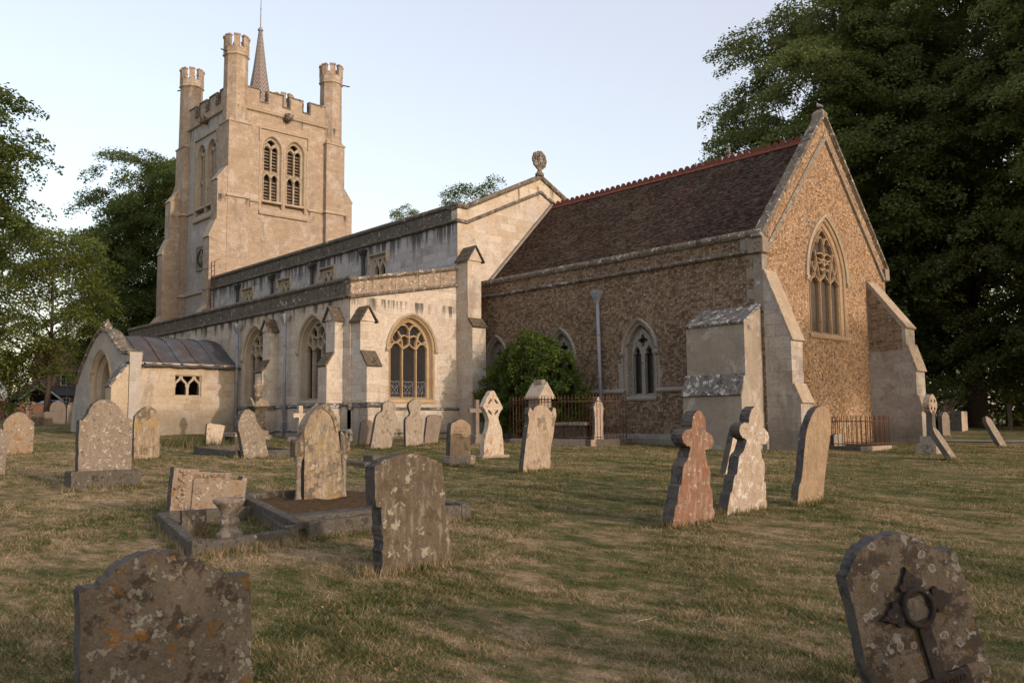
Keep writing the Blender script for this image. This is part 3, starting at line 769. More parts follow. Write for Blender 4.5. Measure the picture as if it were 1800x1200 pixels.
mb.build('chancel_wall', M['rubble'], CH)
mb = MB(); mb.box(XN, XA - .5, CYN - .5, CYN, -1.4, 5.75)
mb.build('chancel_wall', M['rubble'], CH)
mb = MB()
mb.box(XN, XA - .3, YA + .01, YA + .35, 5.2, 5.72)
mb.build('chancel_parapet', M['rubble'], CH)
mb = MB()
mould(mb, PY(YA), [(XN, 5.18), (XA + .1, 5.18)], 0, .16, .12)
mould(mb, PY(YA), [(XN, 5.72), (XA + .02, 5.72)], 0, .24, .09, back=.42)
mb.build('chancel_coping', M['coping'], CH)
mb = MB()
for x0, x1 in ((XN, -23.5), (-22.35, -19.75), (-18.4, -16.45)):
    mb = MB(); mould(mb, PY(YA), [(x0, .95), (x1, .95)], 0, .17, .09)
    mb.build('chancel_string_course', M['trim_grey'], CH)
mb = MB()
bar(mb, PY(YA), XN, XA + .05, [(-1.4, 0), (-1.4, -.16), (-.62, -.16), (-.46, 0)])
mb.build('chancel_plinth', M['butt_stone'], CH)
# corner quoins
mb = MB(); rnd = random.Random(3); z = 3.45
while z < 5.15:
    hh = rnd.uniform(.28, .36); wd = rnd.choice((.3, .55)); z1 = min(z + hh, 5.17)
    mb.box(XA - wd, XA + .008, YA - .008, YA + .3, z, z1); z = z1 + .004
mb.box(XA - .75, XA + .008, YA - .006, YA + .3, 5.34, 5.715)
mb.build('corner_quoins', M['trim_grey'], CH)

# east gable
a, zs, h, sill, cs = 1.03, 4.72, 1.82, 2.86, 27.89
w, ho = window(PX(XA), cs, sill, zs, a, h, M['trim_east'], bars=tr_recti(a, h, zs, sill), m_off=.27, band=.07, gd=.24, bd=(.06, .23), hood_mat=M['trim'], label='tall east window of three lights with flowing tracery', barw=.07, gmat='glass_guard')
AP = 10.62
outer = [(YA, -1.4), (CYN, -1.4), (CYN, 5.7), (CYM, AP - .2), (YA, 5.7)]
mb = MB()
mb.plate(PX(XA), outer, [ho], 0, .22, back=True, rim=False)
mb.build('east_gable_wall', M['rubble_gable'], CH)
mb = MB()
mb.sweep(PX(XA), [(CYN + .12, 5.62), (CYM, AP), (YA - .12, 5.62)], [(-.10, .26), (-.10, -.08), (-.05, -.12), (.02, -.11), (.08, .03), (.08, .26)])
mb.build('gable_coping', M['coping'], CH)
mb = MB()
mb.sweep(PX(XA), [(CYN + .05, 5.22), (CYN - .2, 5.22), (CYM, 9.80), (YA + .2, 5.22), (YA - .1, 5.22)], [(-.10, .03), (-.10, -.05), (-.04, -.10), (.06, -.09), (.09, .03)])
mb.box(XA - .4, XA + .13, YA - .14, YA + .2, 5.18, 5.62)
mb.box(XA - .4, XA + .13, CYN - .2, CYN + .14, 5.18, 5.62)
mb.build('gable_string_course', M['string_dull'], CH)
mb = MB()
mb.box(XA - .32, XA + .1, CYM - .16, CYM + .16, AP - .1, AP + .08)
mb.add([(XA - .32, CYM - .16, AP + .08), (XA + .1, CYM - .16, AP + .08), (XA + .1, CYM + .16, AP + .08), (XA - .32, CYM + .16, AP + .08), (XA - .22, CYM, AP + .24), (XA, CYM, AP + .24)], [(0, 1, 5, 4), (1, 2, 5), (2, 3, 4, 5), (3, 0, 4)])
mb.build('apex_stone', M['trim_grey'], CH)
# chancel roof
mb = MB()
e = 5.76; rz = 9.88
for sy, ye in ((1, YA + .3), (-1, CYN - .3)):
    v = [(XN, ye, e), (XA - .24, ye, e), (XA - .24, CYM, rz), (XN, CYM, rz)]
    v2 = [(p[0], p[1], p[2] - .12) for p in v]
    mb.add(v + v2, [(0, 1, 2, 3), (7, 6, 5, 4), (0, 4, 5, 1), (1, 5, 6, 2), (2, 6, 7, 3), (3, 7, 4, 0)])
mb.build('chancel_roof', M['tiles'], CH)
mb = MB()
x = XN
lob = [(x, rz - .12)]
while x < XA - .4:
    x1 = x + .30
    for k in range(1, 8):
        w_ = PI * k / 8
        lob.append((x + .15 - .125 * math.cos(w_), rz + .05 + .17 * math.sin(w_)))
    lob.append((x1, rz + .05)); x = x1
lob.append((x, rz - .12))
mb.prism(PY(CYM - .03), lob, 0, .06)
for s in (-1, 1):
    mb.add([(XN, CYM + s * .17, rz - .13), (XA - .43, CYM + s * .17, rz - .13), (XA - .43, CYM, rz + .05), (XN, CYM, rz + .05)], [(0, 1, 2, 3)])
mb.build('ridge_crest', M['ridge_tile'], CH, fix=False)
mb = MB()
for s in (-1, 1):
    P0 = Vector((XN + .02, CYM + s * 4.0, 5.85)); P1 = Vector((XN + .02, CYM, 9.95))
    d = (P1 - P0).normalized(); nn = Vector((0, d.z * s, -d.y * s)) if False else Vector((0, s * d.z, abs(d.y)))
    v = [P0, P1, P1 + nn * .1, P0 + nn * .1]
    v = [tuple(q) for q in v] + [(q[0] + .14, q[1], q[2]) for q in v]
    mb.add(v, [(0, 1, 2, 3), (7, 6, 5, 4), (0, 4, 5, 1), (1, 5, 6, 2), (2, 6, 7, 3), (3, 7, 4, 0)])
mb.build('roof_flashing', M['trim_grey'], CH)
buttress('S', YA, -16.40, -14.28, [(1.24, -1.4), (1.24, .76), (.98, 1.36), (.98, 2.92), (0, 3.5)], M['render_panel'], M['weather_grey'], label='broad rendered south buttress with lichened slab weatherings')
buttress('E', XA, YA + .006, YA + .68, [(1.12, -1.4), (1.12, .5), (.88, 1.04), (.88, 2.40), (0, 4.62)], M['butt_stone'], M['weather_tan'], label='patched east buttress at the near corner of the chancel')
nb = buttress('E', XA, 30.85, 31.6, [(1.75, -1.4), (1.75, .27), (1.62, .77), (1.62, 1.66), (1.33, 2.58), (1.33, 3.19), (0, 4.95)], M['butt_stone'], M['weather_tan'], label='three stage east buttress at the far corner of the gable')
mb = MB(); mb.prism(lambda o, z, d: (XA + o, 30.845 - d, z), [(0, 2.4), (1.2, 2.4), (1.2, 3.22), (0, 4.85)], 0, .004)
mb.build('coursed_panel', M['course'], nb)
downpipe(-20.90, YA - .14, -.6, 4.62, M['pipe_grey'], .065, True, .12)

# ---- nave
hs = []
for cs in (-33.45, -38.05, -42.5, -46.9):
    x0, x1, z0, z1 = cs - .54, cs + .54, 6.30, 7.70
    rect = [(x0, z0), (x1, z0), (x1, z1), (x0, z1)]
    mb = MB()
    holes = [ogee_light(cs - .245, .205, z0 + .1, z1 - .70, .58), ogee_light(cs + .245, .205, z0 + .1, z1 - .70, .58)]
    for s in (-1, 0, 1):
        if s: holes.append([(cs + s * .45, z1 - .08), (cs + s * .30, z1 - .09), (cs + s * .43, z1 - .36)])
        else: holes.append([(cs - .15, z1 - .08), (cs + .15, z1 - .08), (cs, z1 - .36)])
    big = [(x0 - .12, z0 - .1), (x1 + .12, z0 - .1), (x1 + .12, z1 + .1), (x0 - .12, z1 + .1)]
    mb.plate(PY(YN), big, holes, .07, .26)
    w = mb.build('clerestory_window', M['trim'], CH)
    g = MB(); g.add([PY(YN)(s, z, .28) for s, z in rect], [(0, 1, 2, 3)]); g.build('glass', M['glass'], w)
    hm = MB()
    hm.sweep(PY(YN), [(x0 - .2, z1 - .3), (x0 - .2, z1 + .17), (x1 + .2, z1 + .17), (x1 + .2, z1 - .3)], [(-.05, .02), (-.05, -.09), (.02, -.1), (.06, .02)])
    hm.build('hood_mould', M['trim'], w)
    hs.append([(x0 - .1, z0 - .08), (x1 + .1, z0 - .08), (x1 + .1, z1 + .08), (x0 - .1, z1 + .08)])
mb = MB()
mb.plate(PY(YN), [(-52.0, -1.0), (XN, -1.0), (XN, 8.36), (-52.0, 8.36)], hs, 0, .45, back=False, rim=False)
mb.build('clerestory_wall', M['lime_clere'], CH)
mb = MB()
mb.box(-52.0, XN - .35, YN + .01, YN + .35, 8.36, 9.0)
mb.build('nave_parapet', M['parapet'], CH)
mb = MB()
mould(mb, PY(YN), [(-52.0, 8.32), (XN + .06, 8.32)], 0, .17, .14)
mould(mb, PY(YN), [(-52.0, 9.0), (XN + .03, 9.0)], 0, .2, .08, back=.42)
mb.build('nave_coping', M['parapet'], CH)
NYM = 27.38; NA = 11.2
mb = MB()
mb.prism(PX(XN), [(YN + .004, -1.0), (2 * NYM - YN, -1.0), (2 * NYM - YN, 9.0), (2 * NYM - YN - .45, 9.0), (NYM, NA - .05), (YN + .45, 9.0), (YN + .004, 9.0)], 0, .4)
mb.build('nave_gable_wall', M['lime_gable'], CH)
mb = MB()
yr = 2 * NYM - YN
mb.sweep(PX(XN), [(yr + .06, 9.06), (yr - .45, 9.06), (NYM, NA), (YN + .45, 9.06), (YN - .06, 9.06)], [(-.08, .5), (-.08, -.1), (.02, -.13), (.10, -.08), (.15, .1), (.15, .5)])
mb.build('nave_gable_coping', M['coping'], CH)
mb = MB()
mb.sweep(PX(XN), [(yr + .05, 8.40), (yr - .5, 8.40), (NYM, NA - .74), (YN + .5, 8.40), (YN - .1, 8.40)], [(-.08, .03), (-.08, -.06), (-.02, -.12), (.05, -.1), (.09, .03)])
mb.build('nave_gable_string_course', M['coping'], CH)
# carved cross finial
mb = MB()
fx, fy, fz = XN + .05, NYM - .08, NA + .1
mb.lathe((fx, fy, fz - .1), [(.2, 0), (.2, .12), (.12, .2), (.09, .3), (.1, .4)], 8)
cz = fz + .66
for k in range(8):
    w_ = 2 * PI * k / 8 + .2
    d = Vector((0, math.sin(w_), math.cos(w_)))
    c = Vector((fx, fy, cz))
    mb.tube([c, c + d * .2, c + d * .36], [.06, .05, .07], 6)
    for s in (-.35, .35):
        d2 = Vector((0, math.sin(w_ + s), math.cos(w_ + s)))
        mb.tube([c + d * .2, c + d2 * .33, c + d2 * .42], [.04, .05, .065], 6)
ring = [(fx, fy + .41 * math.sin(2 * PI * k / 20), cz + .41 * math.cos(2 * PI * k / 20)) for k in range(19)]
mb.tube(ring, [.035 + .03 * (k % 2) for k in range(19)], 6)
mb.build('gable_cross', M['coping'], CH)
# lead roofs
mb = MB()
mb.add([(-52, YN + .3, 8.7), (XN - .35, YN + .3, 8.7), (XN - .35, NYM, 10.75), (-52, NYM, 10.75), (-52, yr - .3, 8.7), (XN - .35, yr - .3, 8.7)], [(0, 1, 2, 3), (3, 2, 5, 4)])
mb.add([(-52, YS + .3, 5.0), (XN - .3, YS + .3, 5.0), (XN - .3, YN, 6.15), (-52, YN, 6.15)], [(0, 1, 2, 3)])
mb.build('lead_roof', M['lead'], CH)
for x in (-34.55, -39.35, -43.7, -48.0):
    d = downpipe(x, YN - .14, 5.9, 8.1, M['pipe_black'], .09)

# ---- south aisle
hs = []
sill, zs, a, h = .92, 2.86, .93, 1.16
for cs in (-30.28, -35.25):
    w, ho = window(PY(YS), cs, sill, zs, a, h, M['trim'], bars=tr_three(a, h, zs, sill), m_off=.17, band=.05, gd=.42, barw=.075, hood_mat=M['trim'])
    hs.append(ho)
mb = MB()
mb.plate(PY(YS), [(-51.2, -1.2), (XN, -1.2), (XN, 4.75), (-51.2, 4.75)], hs, 0, .45, back=False, rim=False)
mb.build('aisle_wall', M['lime_aisle'], CH)
w, ho = window(PX(XN), 20.14, sill, zs, a, h, M['trim_warm'], bars=tr_three(a, h, zs, sill), m_off=.17, band=.03, gd=.34, barw=.075, hood_mat=M['trim'], label='three light pointed window in the pale end wall of the aisle')
mb = MB()
mb.plate(PX(XN), [(YS, -1.2), (YN, -1.2), (YN, 5.75), (YS, 4.75)], [ho], 0, .45, back=False, rim=False)
mb.build('aisle_end_wall', M['lime_aisle'], CH)
g = MB(); PXn = PX(XN)
for k in (-1, 0, 1):
    c0 = 20.14 + k * .62; r = .23; zc = sill + .36
    g.tube([PXn(c0 - .25, sill + .68, .3), PXn(c0 + .25, sill + .68, .3)], .012, 4)
    for k2 in range(2):
        sgn = 1 if k2 else -1
        g.tube([PXn(c0 - .25, zc - sgn * .3, .3), PXn(c0 + .25, zc + sgn * .3, .3)], .01, 4)
    g.tube([PXn(c0 + .14 * math.sin(t * PI / 8), zc + .14 * math.cos(t * PI / 8), .3) for t in range(17)], .011, 4)
    for kk in (-1, 1):
        g.tube([PXn(c0 + kk * .25, sill + .06, .3), PXn(c0 + kk * .25, sill + .68, .3)], .011, 4)
        g.tube([PXn(c0 + .1 * math.sin(t * PI / 8) + kk * .16, zc + .24 + .1 * math.cos(t * PI / 8), .3) for t in range(17)], .009, 4)
        g.tube([PXn(c0 + .1 * math.sin(t * PI / 8) + kk * .16, zc - .22 + .1 * math.cos(t * PI / 8), .3) for t in range(17)], .009, 4)
g.build('window_grille', M['pipe_grey'], w)
mb = MB()
mb.box(-51.2, XN - .3, YS + .01, YS + .33, 4.75, 5.34)
mb.build('aisle_parapet', M['parapet'], CH)
mb = MB()
mould(mb, PY(YS), [(-51.2, 4.68), (XN + .04, 4.68)], 0, .16, .13)
mould(mb, PY(YS), [(-51.2, 5.34), (XN + .02, 5.34)], 0, .18, .08, back=.4)
mb.build('aisle_coping', M['parapet'], CH)
mb = MB()
mb.prism(PX(XN), [(YS + .006, 4.755), (YN - .05, 5.72), (YN - .05, 6.36), (YS + .006, 5.34)], -.004, .29)
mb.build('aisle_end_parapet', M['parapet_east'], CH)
mb = MB()
mb.sweep(PX(XN), [(YN - .05, 5.66), (YS - .08, 4.69)], [(-.07, .03), (-.07, -.07), (0, -.13), (.05, -.1), (.09, .03)])
mb.sweep(PX(XN), [(YN - .05, 6.38), (YS - .05, 5.36)], [(-.06, .4), (-.06, -.09), (.02, -.13), (.10, -.06), (.14, .1), (.14, .4)])
mb.build('aisle_end_coping', M['coping'], CH)
mb = MB()
bar(mb, PY(YS), -36.85, XN + .1, [(-1.2, 0), (-1.2, -.2), (-.32, -.2), (-.22, -.1), (.60, -.1), (.60, 0)])
bar(mb, PX(XN), YS - .1, YN + .02, [(-1.2, 0), (-1.2, -.2), (-.32, -.2), (-.22, -.1), (.60, -.1), (.60, 0)])
mb.build('aisle_plinth', M['lime_aisle'], CH)
mb = MB()
mould(mb, PY(YS), [(-36.85, .60), (XN + .14, .60)], 0, .17, .17)
mould(mb, PX(XN), [(YN, .60), (YS - .14, .60)], 0, .17, .17)
mould(mb, PY(YS), [(-36.85, -.36), (XN + .14, -.36)], 0, .12, .26)
mould(mb, PX(XN), [(YN, -.36), (YS - .14, -.36)], 0, .12, .26)
mb.build('aisle_string_course', M['weather_grey'], CH)
AP_ = [(.86, -1.2), (.86, -.3), (.78, -.2), (.78, .6), (.70, .72), (.70, 2.14), (.37, 2.62), (.37, 3.9)]
ST_ = [(.78, .58, .17), (.86, -.36, .1)]
buttress('S', YS, -28.72, -28.08, AP_, M['lime_aisle'], M['slate_cap'], cap=(.5, 3.86, 4.36), strings=ST_, label='south buttress at the aisle corner with gabled mossy cap')
buttress('S', YS, -33.85, -33.2, AP_, M['lime_aisle'], M['slate_cap'], cap=(.5, 3.86, 4.36), strings=ST_)
AE_ = [(1.14, -1.2), (1.14, .6), (1.06, .72), (1.06, 2.08), (.62, 2.62), (.62, 3.8)]
buttress('E', XN, YS + .05, YS + .66, AE_, M['lime_aisle'], M['slate_cap'], cap=(.75, 3.76, 4.3), strings=[(1.14, .58, .17)], label='east buttress at the aisle corner with gabled mossy cap')
buttress('E', XN, 22.42, 23.14, [(1.0, -1.2), (1.0, 3.85), (.72, 4.2), (.72, 6.66)], M['lime_gable'], M['slate_cap'], cap=(.86, 6.62, 7.22), label='slender gabled buttress between the aisle and the chancel')
downpipe(-32.2, YS - .22, -.55, 4.35, M['pipe_grey'], .062)
downpipe(-36.65, YS - .2, -.3, 4.35, M['pipe_grey'], .062)

# ---- tower
TX0, TX1, TY0, TY1 = -60.75, -52.75, 23.95, 31.85
TM, TYM = (TX0 + TX1) / 2, (TY0 + TY1) / 2

def belfry(P, c, mat, lab):
    out = []
    for cs in (c - .86, c + .86):
        a, zs, h = .56, 18.52, .72
        w, ho = window(P, cs, 14.95, zs, a, h, M['trim'], bars=[
            [(0, 14.95), (0, zs)], [(-a, 16.9), (a, 16.9)],
            [(-a, 16.45), (-a * .85, 16.68), (-a * .5, 16.82), (-a * .15, 16.68), (0, 16.45)], [(a, 16.45), (a * .85, 16.68), (a * .5, 16.82), (a * .15, 16.68), (0, 16.45)],
            [(0, zs), (.07, zs + .16), (.2, zs + .3), (.38, zs + .4)], [(0, zs), (-.07, zs + .16), (-.2, zs + .3), (-.38, zs + .4)],
            [(-a, zs - .05), (-.46, zs + .16), (-.3, zs + .24), (-.12, zs + .14), (0, zs - .02)], [(a, zs - .05), (.46, zs + .16), (.3, zs + .24), (.12, zs + .14), (0, zs - .02)]],
            m_off=.17, band=.03, gd=.60, hood=False, barw=.13, label=lab)
        for zl, zh in ((15.12, 16.4), (17.02, 18.5)):
            lv = MB()
            for z in np.arange(zl, zh, .22):
                bar(lv, P, cs - a, cs + a, [(z, .36), (z + .035, .36), (z + .17, .54), (z + .135, .54)])
            for s_ in (-a + .02, 0, a - .02): bar(lv, P, s_ - .015, s_ + .015, [(zl, .5), (zh + .1, .5), (zh + .1, .56), (zl, .56)])
            lv.build('louvre', M['louvre'], w)
        out.append(ho)
    mb = MB()
    x0, x1 = c - 1.83, c + 1.83
    mb.sweep(P, [(x0, 18.95), (x0, 19.82), (x1, 19.82), (x1, 18.95)], [(-.06, .02), (-.06, -.1), (.02, -.12), (.07, .02)])
    mb.build('belfry_label_mould', M['trim'], CH)
    mb = MB()
    bar(mb, P, x0 + .02, x1 - .02, [(13.9, .02), (13.9, -.14), (14.02, -.16), (14.28, -.02), (14.97, .6), (14.6, .6)])
    for s in (-1.75, -.0, 1.75):
        mb.sweep(P, [(c + s, 14.1), (c + s, 18.6)], [(-.07, .02), (-.05, -.03), (.05, -.03), (.07, .02)])
    mb.build('belfry_sill', M['weather_tan'], CH)
    return [[(p[0], (14.35 if i in (0, len(o) - 1) else p[1])) for i, p in enumerate(o)] for o in out]

he = belfry(PX(TX1), 27.70, M['trim'], None)
mb = MB()
mb.plate(PX(TX1), [(TY0, -1), (TY1, -1), (TY1, 20.9), (TY0, 20.9)], he, 0, .6, back=False, rim=False)
mb.box(TX0, TX1 - .65, TY1 - .4, TY1, -1, 20.9)
mb.box(TX0, TX0 + .4, TY0 + .4, TY1 - .4, -1, 20.9)
mb.build('tower_wall', M['lime_tower'], CH)
hsv = belfry(PY(TY0), TM, M['trim'], None)
mb = MB()
mb.plate(PY(TY0), [(TX0, -1), (TX1, -1), (TX1, 20.9), (TX0, 20.9)], hsv, 0, .6, back=False, rim=False)
mb.build('tower_rendered_wall', M['render_grey'], CH)
mb = MB()
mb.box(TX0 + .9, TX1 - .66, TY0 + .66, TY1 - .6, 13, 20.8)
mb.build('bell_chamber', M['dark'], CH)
mb = MB(); mb.add([(TX0, TY0, 21.05), (TX1, TY0, 21.05), (TX1, TY1, 21.05), (TX0, TY1, 21.05)], [(0, 1, 2, 3)])
mb.build('tower_roof', M['lead'], CH)
# battlements
def battlement(P, lo, hi, mer):
    top, gap = 22.4, 21.58
    poly = [(lo, 20.9), (hi, 20.9)]
    edge = []
    for i, (m0, m1) in enumerate(mer):
        if i > 0: edge.append((m0, gap))
        edge.append((m0, top)); edge.append((m1, top))
        if i < len(mer) - 1: edge.append((m1, gap))
    poly += list(reversed(edge))
    mb = MB(); mb.prism(P, poly, .02, .34)
    b = mb.build('battlement', M['lime_tower'], CH)
    c = MB()
    c.sweep(P, edge, [(-.02, .40), (-.02, -.05), (.05, -.05), (.09, .02), (.09, .34), (.05, .40)])
    c.build('battlement_coping', M['coping'], b)
    s = MB(); mould(s, P, [(lo, 20.83), (hi, 20.83)], 0, .2, .16)
    s.build('battlement_string_course', M['trim'], b)
mE = [(24.3, 25.87), (26.48, 27.55), (28.12, 29.07), (29.66, 31.5)]
battlement(PX(TX1), 24.3, 31.5, mE)
mS = [(-60.4, -58.75), (-57.98, -57.0), (-56.35, -55.3), (-54.65, -53.1)]
battlement(PY(TY0), -60.4, -53.1, mS)
battlement(PN(TY1), -60.4, -53.1, mS)
battlement(lambda s, z, d: (TX0 + d, s, z), 24.3, 31.5, mE)
# corner turrets
for (tx, ty) in ((-53.1, 24.3), (-53.1, 31.5), (-60.4, 24.3), (-60.4, 31.5)):
    mb = MB()
    mb.box(tx - .73, tx + .73, ty - .73, ty + .73, -1, 19.72)
    v = [(tx + sx * .73, ty + sy * .73, 19.72) for sx, sy in ((-1, -1), (1, -1), (1, 1), (-1, 1))] + [(tx + sx * .56, ty + sy * .56, 20.05) for sx, sy in ((-1, -1), (1, -1), (1, 1), (-1, 1))]
    mb.add(v, [(0, 1, 5, 4), (1, 2, 6, 5), (2, 3, 7, 6), (3, 0, 4, 7), (4, 5, 6, 7)])
    mb.lathe((tx, ty, 0), [(.80, 19.6), (.77, 24.32)], 8, 0, False, .5)
    mb.lathe((tx, ty, 0), [(.79, 24.3), (.83, 24.5), (.83, 24.86)], 8, 0, False, .5)
    t = mb.build('corner_turret', M['lime_tower'], CH)
    for z in (14.68, 8.86):
        s = MB(); s.lathe((tx, ty, z), [(.73 * 1.414, -.04), (.83 * 1.414, .0), (.83 * 1.414, .08), (.73 * 1.414, .2)], 4, 0, False, .5); s.build('turret_string_course', M['trim'], t)
    s = MB(); s.lathe((tx, ty, 19.70), [(.73 * 1.414, -.06), (.80 * 1.414, -.02), (.80 * 1.414, .03), (.73 * 1.414, .08)], 4, 0, False, .5); s.build('turret_string_course', M['trim'], t)
    s = MB(); s.lathe((tx, ty, 24.30), [(.77, -.08), (.88, .0), (.88, .06), (.80, .14)], 8, 0, False, .5)
    s.build('turret_string_course', M['trim'], t)
    mm = MB()
    for k in range(8):
        w_ = 2 * PI * (k + .5) / 8
        ca, sa = math.cos(w_), math.sin(w_)
        q = []
        for z in (24.84, 25.58):
            for r_, u_ in ((.60, -.15), (.82, -.19), (.82, .19), (.60, .15)):
                q.append((tx + r_ * ca - u_ * sa, ty + r_ * sa + u_ * ca, z))
        mm.add(q, [(0, 3, 2, 1), (4, 5, 6, 7), (0, 1, 5, 4), (1, 2, 6, 5), (2, 3, 7, 6), (3, 0, 4, 7)])
        q = []
        for z, e_ in ((25.56, .03), (25.66, .0)):
            for r_, u_ in ((.58 - e_, -.16 - e_), (.84 + e_, -.2 - e_), (.84 + e_, .2 + e_), (.58 - e_, .16 + e_)):
                q.append((tx + r_ * ca - u_ * sa, ty + r_ * sa + u_ * ca, z))
        mm.add(q, [(0, 3, 2, 1), (4, 5, 6, 7), (0, 1, 5, 4), (1, 2, 6, 5), (2, 3, 7, 6), (3, 0, 4, 7)])
    mm.build('turret_battlement', M['lime_tower'], t)
    sp = MB()
    ox, oy = (1 if tx > TM else -1), (1 if ty > TYM else -1)
    if (tx > TM) == (ty < TYM): d = Vector((0.35 * ox, -.95 if ty < TYM else .95, 0))
    else: d = Vector((.35 * ox, oy * .95, 0)) if tx > TM else Vector((-.9, -.4, 0))
    d.normalize()
    sp.tube([(tx + d.x * .75, ty + d.y * .75, 24.42), (tx + d.x * 1.35, ty + d.y * 1.35, 24.38)], .045, 6)
    sp.build('water_spout', M['pipe_black'], t)
# string courses on the walls
mb = MB()
for P_, lo, hi, zz_ in ((PX(TX1), 25.0, 25.85, 14.64), (PX(TX1), 29.55, 30.8, 14.64), (PY(TY0), -59.7, TM - 1.85, 14.64), (PY(TY0), TM + 1.85, -53.8, 14.64), (PY(TY0), -59.7, -53.8, 8.85), (PX(TX1), 25.0, 30.8, 8.85)):
    mb = MB(); mould(mb, P_, [(lo, zz_), (hi, zz_)], 0, .2, .13)
    mb.build('tower_string_course', M['trim'], CH)
TB = [(1.85, -1), (1.85, 7.0), (1.5, 7.45), (1.5, 11.9), (1.05, 13.0), (1.05, 15.7), (.38, 16.6)]
buttress('S', TY0, -53.35, -52.41, TB, M['lime_tower'], M['trim'], label='stepped angle buttress on the near corner of the tower')
buttress('S', TY0, -61.1, -60.15, TB, M['lime_tower'], M['trim'])
buttress('W', TX0, 23.59, 24.5, [(2.95, -1), (2.95, 7.4), (2.45, 8.9), (2.45, 12.4), (1.3, 13.1), (1.3, 16.15), (.35, 17.1)], M['lime_tower'], M['trim'])
buttress('N', TY1, -53.35, -52.41, TB, M['lime_tower'], M['trim'])
# gargoyles
for P, s in ((PX(TX1), 27.85), (PY(TY0), TM)):
    mb = MB()
    c = Vector(P(s, 20.86, 0)); o = (Vector(P(s, 20.86, -1)) - c)
    mb.tube([c, c + o * .2, c + o * .42, c + o * .55], [.26, .25, .3, .2], 10)
    side = Vector(P(s + 1, 20.86, 0)) - c
    for k in (-1, 1):
        mb.tube([c + o * .3 + side * k * .2 + Vector((0, 0, .12)), c + o * .42 + side * k * .3 + Vector((0, 0, .22))], [.1, .05], 6)
        mb.tube([c + o * .5 + side * k * .12 + Vector((0, 0, .12)), c + o * .58 + side * k * .12 + Vector((0, 0, .12))], [.06, .04], 6)
    mb.tube([c + o * .5 + Vector((0, 0, -.1)), c + o * .66 + Vector((0, 0, -.12))], [.12, .07], 8)
    mb.build('gargoyle', M['coping'], CH)
# clock
mb = MB(); Pc = PY(TY0); cx, cz = -57.0, 11.3
mb.plate(Pc, [(cx - .82, cz - .82), (cx + .82, cz - .82), (cx + .82, cz + .82), (cx - .82, cz + .82)], [], -.06, .02)
mb.sweep(Pc, [(cx - .8, cz - .8), (cx + .8, cz - .8), (cx + .8, cz + .8), (cx - .8, cz + .8)], [(-.05, 0), (-.05, -.1), (.05, -.1), (.05, 0)], closed=True)
ck = mb.build('clock', M['trim_grey'], CH)
mb = MB()
mb.tube([Pc(cx + .6 * math.sin(k * PI / 16), cz + .6 * math.cos(k * PI / 16), -.09) for k in range(33)], .03, 5)
mb.tube([Pc(cx + .4 * math.sin(k * PI / 16), cz + .4 * math.cos(k * PI / 16), -.09) for k in range(33)], .02, 5)
for k in range(12):
    w_ = k * PI / 6
    mb.tube([Pc(cx + .44 * math.sin(w_), cz + .44 * math.cos(w_), -.09), Pc(cx + .56 * math.sin(w_), cz + .56 * math.cos(w_), -.09)], .035, 4)
mb.build('clock_dial', M['pipe_black'], ck)
mb = MB()
for w_, L in ((.25, .5), (3.6, .35)):
    mb.tube([Pc(cx, cz, -.12), Pc(cx + L * math.sin(w_), cz + L * math.cos(w_), -.12)], [.04, .02], 5)
mb.build('clock_hand', M['gold'], ck)
# spirelet
SPX, SPY = -56.3, 27.55
mb = MB()
mb.lathe((0, 0, 0), [(1.02, 21.05), (.95, 21.9), (.84, 22.8), (.70, 23.9), (.47, 25.4), (.29, 26.9), (.15, 28.1), (.13, 28.3)], 8, 0, False, .5)
sp = mb.build('spirelet', M['herring'], CH, loc=(SPX, SPY, 0), fix=False)
for v_ in sp.data.vertices: v_.co = v_.co + Vector((SPX, SPY, 0))
sp.data.update()
mb = MB()
mb.lathe((SPX, SPY, 28.25), [(.14, 0), (.2, .05), (.2, .12), (.08, .3), (.04, .34)], 10)
mb.tube([(SPX, SPY, 28.4), (SPX, SPY, 30.0)], .035, 6)
mb.tube([(SPX, SPY, 29.9), (SPX, SPY, 33.0)], .022, 6)
mb.lathe((SPX, SPY, 29.9), [(.03, 0), (.06, .06), (.03, .12)], 8)
mb.build('spire_rod', M['pipe_grey'], CH)
# roof ladder with hand rail
mb = MB()
lx, ly = -51.75, YN - .12
for dx in (0, .45): mb.tube([(lx + dx, ly, 5.6), (lx + dx, ly, 10.1), (lx + dx, ly + .35, 10.25)], .025, 6)
for z in np.arange(5.9, 10.0, .3): mb.tube([(lx, ly, z), (lx + .45, ly, z)], .016, 5)
for z in (7.1, 8.4, 9.7):
    mb.tube([(lx, ly, z), (lx - .7, ly - .3, z), (lx - 1.2, ly + .2, z)], .018, 5)
mb.build('roof_ladder', M['rust'], CH)

# ---- porch
PXE, PYF, PC = -36.85, 12.53, -40.45
win = [(14.42, 1.19), (15.58, 1.19), (15.58, 2.12), (14.42, 2.12)]
mb = MB()
mb.plate(PX(PXE), [(PYF, -1.2), (YS, -1.2), (YS, 2.62), (PYF, 2.62)], [win], 0, .45, back=True)
pw = mb.build('porch_wall', M['lime_porch'], CH)
mb = MB(); mb.box(-44.05, -43.6, PYF + .45, YS, -1.2, 2.6); mb.build('porch_wall', M['lime_porch'], CH)
mb = MB()
holes = []
for c in (14.71, 15.29):
    holes.append([(c - .235, 1.27), (c + .235, 1.27), (c + .235, 1.58), (c + .20, 1.66), (c + .21, 1.74), (c + .1, 1.84), (c + .03, 1.9), (c, 1.98), (c - .03, 1.9), (c - .1, 1.84), (c - .21, 1.74), (c - .20, 1.66), (c - .235, 1.58)])
holes.append([(14.47, 2.08), (14.64, 2.08), (14.62, 1.99), (14.50, 1.86), (14.47, 1.82)])
